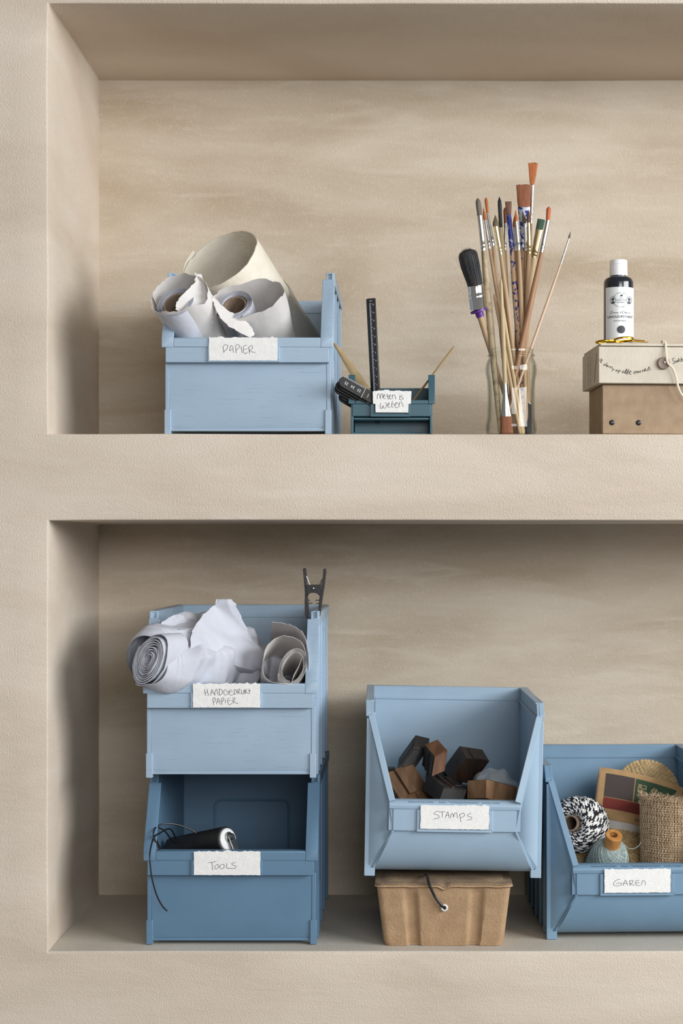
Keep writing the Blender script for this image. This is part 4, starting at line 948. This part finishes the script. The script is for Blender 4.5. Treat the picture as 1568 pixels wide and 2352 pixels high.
arct('SØSTRENE GRENES', 1421.5, 694, 17.5, 16.5, 153, 27, 3.6, 1)
arct('HANDELSKOMPAGNI', 1421.5, 694, 18, 16, 207, 333, 3.4, -1)
for cx in (1404.3, 1439.8):
    P = [cyl(cx+5.6*cos(q*pi/16), 694+8.3*sin(q*pi/16), .0008) for q in range(33)]; mb.tube(P, .00022, 4, caps=False)
    for ox, oy, rx, ry in ((0,-2.6,2.7,3.0),(-.8 if cx < 1420 else .8,-1.2,2.6,2.2),(0,1.2,1.4,3.2),(0,5.6,4.2,2.2)):
        n = 14; mb.add([cyl(cx+ox+rx*cos(2*pi*q/n), 694+oy+ry*sin(2*pi*q/n), .0008) for q in range(n)], [list(range(n))])
# ship, script line, colour dot
n = 9; mb.add([cyl(x, y, .0008) for x, y in ((1419,686),(1419.6,684),(1421,682.2),(1423,681.3),(1425,682),(1425.6,683.5),(1424.6,684.2),(1425.2,686),(1423,685.2),(1421,686.2))], [list(range(10))])
SCR = [[(470,1490),(440,1505),(432,1480),(470,1440),(490,1440),(480,1500),(495,1500)],[(500,1500),(510,1480),(520,1480),(522,1500),(535,1482),(545,1498),(552,1482),(562,1498),(575,1482),(585,1498),(600,1482),(612,1480),(600,1500),(615,1500),(634,1500)],
       [(690,1478),(678,1470),(690,1460),(672,1490),(680,1502),(698,1486)],[(775,1440),(745,1445),(722,1490),(735,1508),(775,1490)],[(780,1500),(800,1450),(792,1500)],[(800,1500),(815,1480),(828,1482),(815,1500),(832,1500),(840,1482),(850,1486),(862,1500),(868,1484),(884,1484),(900,1480),(912,1484),(902,1500),(930,1498)]]
for ln in SCR: mb.tube(cr([cyl(1360+x/11.2, 590+y/11.2, .0008) for x, y in ln], 4), .00016, 4)
mb.build('print', GY, lab)
mb = MB(); mb.grid(lambda u, v: cyl(1421.8+(2*u-1)*9*math.sqrt(max(0, 1-(2*v-1)**2)), 761.2+(2*v-1)*9, .0008), 10, 24); mb.build('colour_dot', mat('label_dot', (54,54,60), .5), lab)
# gold scissors
GOLD = mat('gold', (206,158,44), .2, metal=1)
t = thing('scissors', 'small gold scissors lying before the paint bottle on the off-white box', 'scissors', V((W(1430, 0, .02).x, .02, ZBX)))
def ringe(c, rx, ry, tiltx, tilty, r_, zs=1.5):
    M_ = Matrix.Translation(c) @ Euler((tiltx, tilty, 0)).to_matrix().to_4x4(); P = [M_ @ V((rx*cos(2*pi*q/36), ry*sin(2*pi*q/36), 0)) for q in range(37)]
    mb = MB(); mb.tube(P, r_, 8, caps=False, flat=1.6, up=(0,0,1)); return mb
zc2 = lambda py, y: ZC-(py-PY)*(D+y)/(F*D)
ringe(V((W(1391, 0, .008).x, .010, ZBX+.0022)), .0120, .0095, R(-2), R(-3), .0008).build('finger_ring', GOLD, t)
ringe(V((W(1431.5, 0, .010).x, .012, ZBX+.0049)), .0122, .0095, R(-9), R(-4), .0008).build('finger_ring', GOLD, t)
mb = MB(); mb.bar(W(1410, 785.5, .016)+V((0,0,.001)), W(1452, 785.0, .030)+V((0,0,.0016)), .0042, .0016); mb.bar(W(1447, 786, .028)+V((0,0,.0012)), W(1486, 788.5, .046)+V((0,0,.0014)), .0036, .0012); mb.build('blade', GOLD, t, bevel=.0003)
mb = MB(); mb.bar(W(1412, 786.5, .012)+V((0,0,.001)), W(1450, 785, .024)+V((0,0,.0030)), .0036, .0014); mb.bar(W(1445, 785, .022)+V((0,0,.0026)), W(1478, 788, .050)+V((0,0,.0028)), .0034, .0012); mb.build('blade', GOLD, t, bevel=.0003)

# ---------------------------------------------------------------- yarn things in the GAREN bin
def ze(x, y, d): return W(1260+x/5.0909, 1740+y/5.0909, d)
BT = mat('black_thread', (24,25,34), .85); WT = mat('white_thread', (228,226,222), .85)
def strand(mb, path, r, n=5, period=7, width=3.4, ph=0):
    """twisted two-colour strand: face colour follows the twist"""
    path = [V(p) for p in path]; m = len(path); f0 = len(mb.f)
    mb.tube(path, r, n, caps=False, smooth=False)
    return [(1 if ((i+ph+j*.35) % period) < width else 0) for i in range(m-1) for j in range(n)]
# black and white twine
a = V((.26, .88, -.30)).normalized(); a = V((.42, .86, -.18)).normalized(); P0 = ze(262, 768, .085); m = fr(P0, a)
t = thing('twine_spool', 'spool of black and white twisted twine, left in the GAREN bin', 'twine', P0+a*.05-V((0,0,.030)))
kk = (D+.095)/(F*D)
open_tube(15.2*kk, 18.6*kk, .066, m @ Matrix.Translation((0,0,-.0035)), 'core', CORE, t)
prof = [(20,.006),(27,.0015),(36,-.0005),(46,.0020),(55,.009),(60,.018),(62,.030),(60,.042),(54,.052),(44,.059),(30,.062),(20,.060)]
pc = cr([V((r_, z, 0)) for r_, z in prof], 8)
mb = MB(); mb.lathe([(p.x*kk-.0012, p.y) for p in pc], 40, m, caps=False); mb.build('wound_base', BT, t)
mb = MB(); cols = []; rr = random.Random(5)
for layer, (cnt, sgn, ro) in enumerate(((62, 1, .0002), (58, -1, .0009))):
    for i in range(cnt):
        a0 = 2*pi*i/cnt+rr.uniform(-.03, .03); pts = []
        for j, p in enumerate(pc):
            q = j/(len(pc)-1); ang = a0+sgn*3.0*q+rr.uniform(-.008, .008); nrm_r = ro+rr.uniform(0, .0003)
            rad = p.x*kk+nrm_r*(1 if 12 < j < 76 else .3); z = p.y-(nrm_r if j < 24 else 0); pts.append(m @ V((rad*cos(ang), rad*sin(ang), z)))
        if layer == 1 and i % 3 == 1: continue
        cols += strand(mb, pts, .00115, 5, 9, 4.6, i*2.1+rr.uniform(-.5, .5))
o = mb.build('twine', BT, t, clean=False); o.data.materials.append(WT); o.data.polygons.foreach_set('material_index', cols); o['kind'] = 'stuff'
# pale thread cone
Pt, Pb_ = ze(762, 905, .052), ze(640, 1420, .096)
t = thing('thread_cone', 'cone of grey-green thread on a wooden core, front of the GAREN bin', 'thread', Pb_)
ax = (Pt-Pb_).normalized(); LL = (Pt-Pb_).length; m = fr(Pb_, ax); kk = (D+.05)/(F*D)
TH = mat('grey_green_thread', (156,170,166), .7, c2=(172,186,182), nscale=120); THD = mat('grey_green_thread_dark', (134,148,146), .8)
CW = mat('turned_wood', (198,142,78), .45, c2=(176,118,60), nscale=30, nstretch=(4,4,1))
mb = MB(); mb.lathe([(6.5*kk, LL),(18.5*kk, LL),(19.5*kk, LL-.0008),(18.8*kk, LL-.018),(17*kk, LL-.04),(6.5*kk, LL-.04),(6.5*kk, LL)], 40, m, caps=False); mb.build('core', CW, t)
mb = MB(); mb.lathe([(0, LL-.012),(6.6*kk, LL-.012)], 20, m); mb.lathe([(6.6*kk, LL+.0001),(8.2*kk, LL+.0004),(8.2*kk, LL-.001)], 24, m, caps=False); mb.build('core_hole', mat('dark_bore', (52,36,26), .8), t)
prof = [(18.5, LL-.017),(26, LL-.019),(36, LL-.024),(43, LL-.034),(48, LL-.048),(52, LL-.066),(56, LL-.086),(56, .004)]
prof = [(r_, z) for r_, z in prof if z > .003]+[(50, .001)]
pc = cr([V((r_, z*1000, 0)) for r_, z in prof], 4)
mb = MB(); mb.lathe([(p.x*kk-.0004, p.y/1000) for p in pc], 48, m, caps=True); mb.build('wound_base', THD, t)
mb = MB(); rr = random.Random(8)
for i in range(150):
    sgn = 1 if i % 2 else -1; a0 = rr.uniform(0, 2*pi); tw = rr.uniform(2.6, 3.6); pts = []
    st = rr.randint(0, 6); en = len(pc)-rr.randint(0, 6)
    for j in range(st, en):
        p = pc[j]; q = j/(len(pc)-1); ang = a0+sgn*tw*q; pts.append(m @ V(((p.x*kk+.0001+(i % 5)*.0001)*cos(ang), (p.x*kk+.0001+(i % 5)*.0001)*sin(ang), p.y/1000)))
    mb.tube(pts, .00032, 4, caps=False)
o = mb.build('thread', TH, t, clean=False); o['kind'] = 'stuff'
mb = MB(); mb.tube(cr([ze(830, 960, .05), ze(930, 1060, .06), ze(1010, 1058, .065), ze(1060, 1020, .07), ze(1075, 985, .075)], 6), .0003, 5); mb.build('loose_end', TH, t)
# book
TAN = mat('kraft_cover', (184,148,104), .75, c2=(174,138,96), nscale=90, bump=.0001, bscale=600); PG = mat('book_pages', (244,244,246), .8, c2=(234,234,238), nscale=40, nstretch=(1,1,20))
TL, TR, BL, BR = (605,112), (1572,352), (540,698), (1500,940)
t = thing('paperback_book', 'kraft-covered paperback with coloured squares and Chinese characters, leaning in the GAREN bin', 'book', ze(800, 960, .16))
def cov(u, v, off=0.0):
    """u left to right, v bottom to top"""
    b = [BL[i]*(1-u)+BR[i]*u for i in (0, 1)]; tt = [TL[i]*(1-u)+TR[i]*u for i in (0, 1)]
    x = b[0]*(1-v)+tt[0]*v; y = b[1]*(1-v)+tt[1]*v-52*4*u*(1-u)*.62
    p = ze(x, y, .136+.055*v+.010*(2*u-1)**2)
    return p+V((.05, -.75, .62)).normalized()*off
TH_ = V((-.10,.62,-.78)).normalized()*.0185
mb = MB(); mb.grid(lambda u, v: cov(u, v), 24, 10, thick=.0008); mb.build('cover', TAN, t)
mb = MB(); mb.loft([[cov(.006+.988*i/20, .004)+TH_*.05 for i in range(21)]+[cov(.006+.988*i/20, .004)+TH_ for i in range(20, -1, -1)], [cov(.006+.988*i/20, .99)+TH_*.05 for i in range(21)]+[cov(.006+.988*i/20, .99)+TH_ for i in range(20, -1, -1)]], True, True, smooth=False); mb.build('pages', PG, t)
mb = MB(); mb.grid(lambda u, v: cov(u, v)+TH_*1.03, 24, 4, thick=.0008); mb.grid(lambda u, v: cov(0, v)+TH_*u*1.05+V((-.0004,0,0)), 4, 6, thick=.0006); mb.build('back_cover', TAN, t)
def patch(name, u0, u1, v0, v1, mt):
    mb = MB(); mb.grid(lambda u, v: cov(u0+(u1-u0)*u, v0+(v1-v0)*v, .00025), 14, 6); mb.build(name, mt, t)
patch('printed_square', .075, .425, .432, .895, mat('print_charcoal', (76,66,64), .8)); patch('printed_square', .438, .925, .432, .895, mat('print_green', (52,78,54), .8))
patch('printed_square', .075, .925, .205, .420, mat('print_maroon', (122,48,40), .8)); patch('printed_square', .438, .925, .428, .520, mat('print_orange', (190,124,40), .8))
mb = MB()
def btext(s, u, v, su, sv):
    vs, fs = text_mesh(s, 1.0); mb.add([cov(u+q.x*su, v+q.y*sv, .0005) for q in vs], fs)
btext('配', .520, .705, .118, .185); btext('色', .680, .705, .118, .185); btext('事', .520, .585, .118, .185); btext('典', .680, .585, .118, .185)
mb.build('title', mat('print_tan', (196,172,132), .8), t)
mb = MB(); btext('大', .500, .475, .05, .08); btext('典', .580, .475, .05, .08); btext('青幻舎', .52, .085, .030, .055); mb.build('small_print', mat('print_dark', (70,50,36), .8), t)
# woven straw rounds
ST = mat('straw', (196,170,126), .7, c2=(170,142,98), nscale=130, bump=.0003, bscale=700)
def woven(name, label, c, nrm, rad, dome, rows, base):
    t = thing(name, label, 'woven pad', base); m = fr(c, nrm); rr = random.Random(rows)
    mb = MB(); mb.lathe([(.0001, -dome-.0015),(rad*.3, -dome*.93),(rad*.6, -dome*.68),(rad*.85, -dome*.3),(rad*.99, 0),(rad*.97, .003),(rad*.6, -dome*.68+.004),(.0001, -dome+.004)][::-1], 40, m @ Matrix.Scale(1, 4), caps=False); mb.build('backing', ST, t)
    mb = MB()
    for i in range(rows):
        q = (i+.6)/rows; rr_ = rad*q; z = -dome*(1-q**2.2); cnt = max(6, int(2*pi*rr_/.0052))
        for j in range(cnt):
            a0 = 2*pi*(j+.5*(i % 2))/cnt+rr.uniform(-.02, .02); h = .0032
            c0 = V((rr_*cos(a0), rr_*sin(a0), z-.0006)); tg = V((-sin(a0), cos(a0), 0)); rd = V((cos(a0), sin(a0), dome*2.2*q**1.2/rad)).normalized(); nn_ = tg.cross(rd)
            if nn_.z > 0: nn_ = -nn_
            d1 = (tg*.9+rd*.55).normalized(); d2 = nn_.cross(d1)
            vs = [c0+d1*(h*x)+d2*(rad/rows*.50*y)+nn_*(.0016*z_) for x, y, z_ in ((-1,0,0),(-.55,-1,.1),(-.55,1,.1),(0,-1.1,.2),(0,1.1,.2),(0,0,1),(.55,-1,.1),(.55,1,.1),(1,0,0),(-.5,0,.8),(.5,0,.8))]
            fs = [(0,1,9),(0,9,2),(1,3,5,9),(9,5,4,2),(3,6,10,5),(5,10,7,4),(6,8,10),(10,8,7)]
            mb.add([m @ v for v in vs], fs, True)
    o = mb.build('stitches', ST, t, clean=False, angle=60); o['kind'] = 'stuff'
woven('straw_pad', 'round woven straw pad standing at the back of the GAREN bin, behind the book', ze(1150, 400, .235), (-.05,.93,-.35), .044, .007, 11, ze(1100, 700, .22))
woven('straw_pad', 'round woven straw pad lying under the book and the thread cone', ze(745, 1040, .135), (-.02,.62,-.78), .060, .008, 15, ze(745, 1300, .12))
# hessian roll
HC = V((W(1541, 0, .096).x, .096, 0)); hz0, hz1 = ZF+.045, W(0, 1832, .096).z; kk = (D+.090)/(F*D); hr_ = 68*kk
t = thing('hessian_roll', 'roll of frayed brown hessian at the right of the GAREN bin', 'fabric', (HC.x, HC.y, hz0))
HE = mat('hessian_thread', (200,176,146), .85, c2=(172,146,116), nscale=150); HD = mat('hessian_core', (126,102,76), .95)
def hcyl(a, z, off=0): 
    f = (z-hz0)/(hz1-hz0); r_ = hr_*(1.0+.04*sin(a*2+1)-.05*(1-f)*.5)+off
    return V((HC.x+r_*cos(a), HC.y+r_*sin(a), z+.004*cos(a*1+2.4)*f+.003*f*nz((cos(a)*2, sin(a)*2, 1), 1)))
mb = MB(); mb.loft([[hcyl(2*pi*j/48, hz0+(hz1-hz0)*q, -.0012) for j in range(48)] for q in (0,.25,.5,.75,.93)]+[[V((HC.x, HC.y, 0)).lerp(hcyl(2*pi*j/48, hz1-.004, -.001), 1).lerp(V((HC.x, HC.y, hz1-.006)), .5) for j in range(48)]], True, True); mb.build('inner_layers', HD, t)
mb = MB(); rr = random.Random(2); NV = 118; NH = 44
for i in range(NV):
    a0 = 2*pi*i/NV
    if sin(a0) > .45: continue
    a0 += rr.uniform(-.012, .012)
    mb.tube([hcyl(a0+.02*nz((i*.3, j*.35, 0), 1), hz0+(hz1-hz0)*j/26+(rr.uniform(0,.004) if j == 26 else 0), .0006*(1 if (i+j) % 2 else -1)+.0003) for j in range(27)], .00056+rr.random()*.0002, 4, caps=False)
for k_ in range(NH):
    z = hz0+(hz1-hz0)*(k_+.5)/NH*.985; mb.tube([hcyl(2*pi*(.5-.08)+2*pi*.66*j/84, z+.0010*nz((j*.06, k_*.9, 0), 1), .0006*(1 if (j+k_) % 2 else -1)+.0003) for j in range(85)], .00052+rr.random()*.0002, 4, caps=False)
o = mb.build('weave', HE, t, clean=False); o['kind'] = 'stuff'
mb = MB()
for turn in range(5):
    r0 = hr_*(.97-.19*turn); mb.grid(lambda u, v: V((HC.x+(r0-.003*u)*cos(2*pi*u), HC.y+(r0-.003*u)*sin(2*pi*u), hz1-.012+v*(.012+.003*nz((cos(2*pi*u)*3+turn*5, sin(2*pi*u)*3, 0), 1)+.004*cos(2*pi*u+2.4)))), 40, 2, thick=.0008)
mb.build('rolled_edges', HD, t)
mb = MB()
for i in range(1500):
    a0 = rr.uniform(0, 2*pi); q = math.sqrt(rr.random()); p = V((HC.x+hr_*q*cos(a0), HC.y+hr_*q*sin(a0), hz1-.003+.004*cos(a0+2.4)*q))
    dd = V((rr.gauss(0, 1), rr.gauss(0, 1), abs(rr.gauss(0, .45)))).normalized()*rr.uniform(.004, .010)
    mb.tube([p, p+dd*.5+V((0, 0, rr.uniform(0, .002))), p+dd], .00022, 3, caps=False)
p = ze(1075, 520, .085)
for i in range(60):
    dd = V((rr.gauss(-.2, .5), rr.gauss(0, .5), rr.gauss(0, .6))).normalized()*rr.uniform(.003, .007); mb.tube([p+V((.010,.006,-.004))*rr.random(), p+dd*.6], .0003, 3, caps=False)
o = mb.build('frayed_fibres', HE, t, clean=False); o['kind'] = 'stuff'
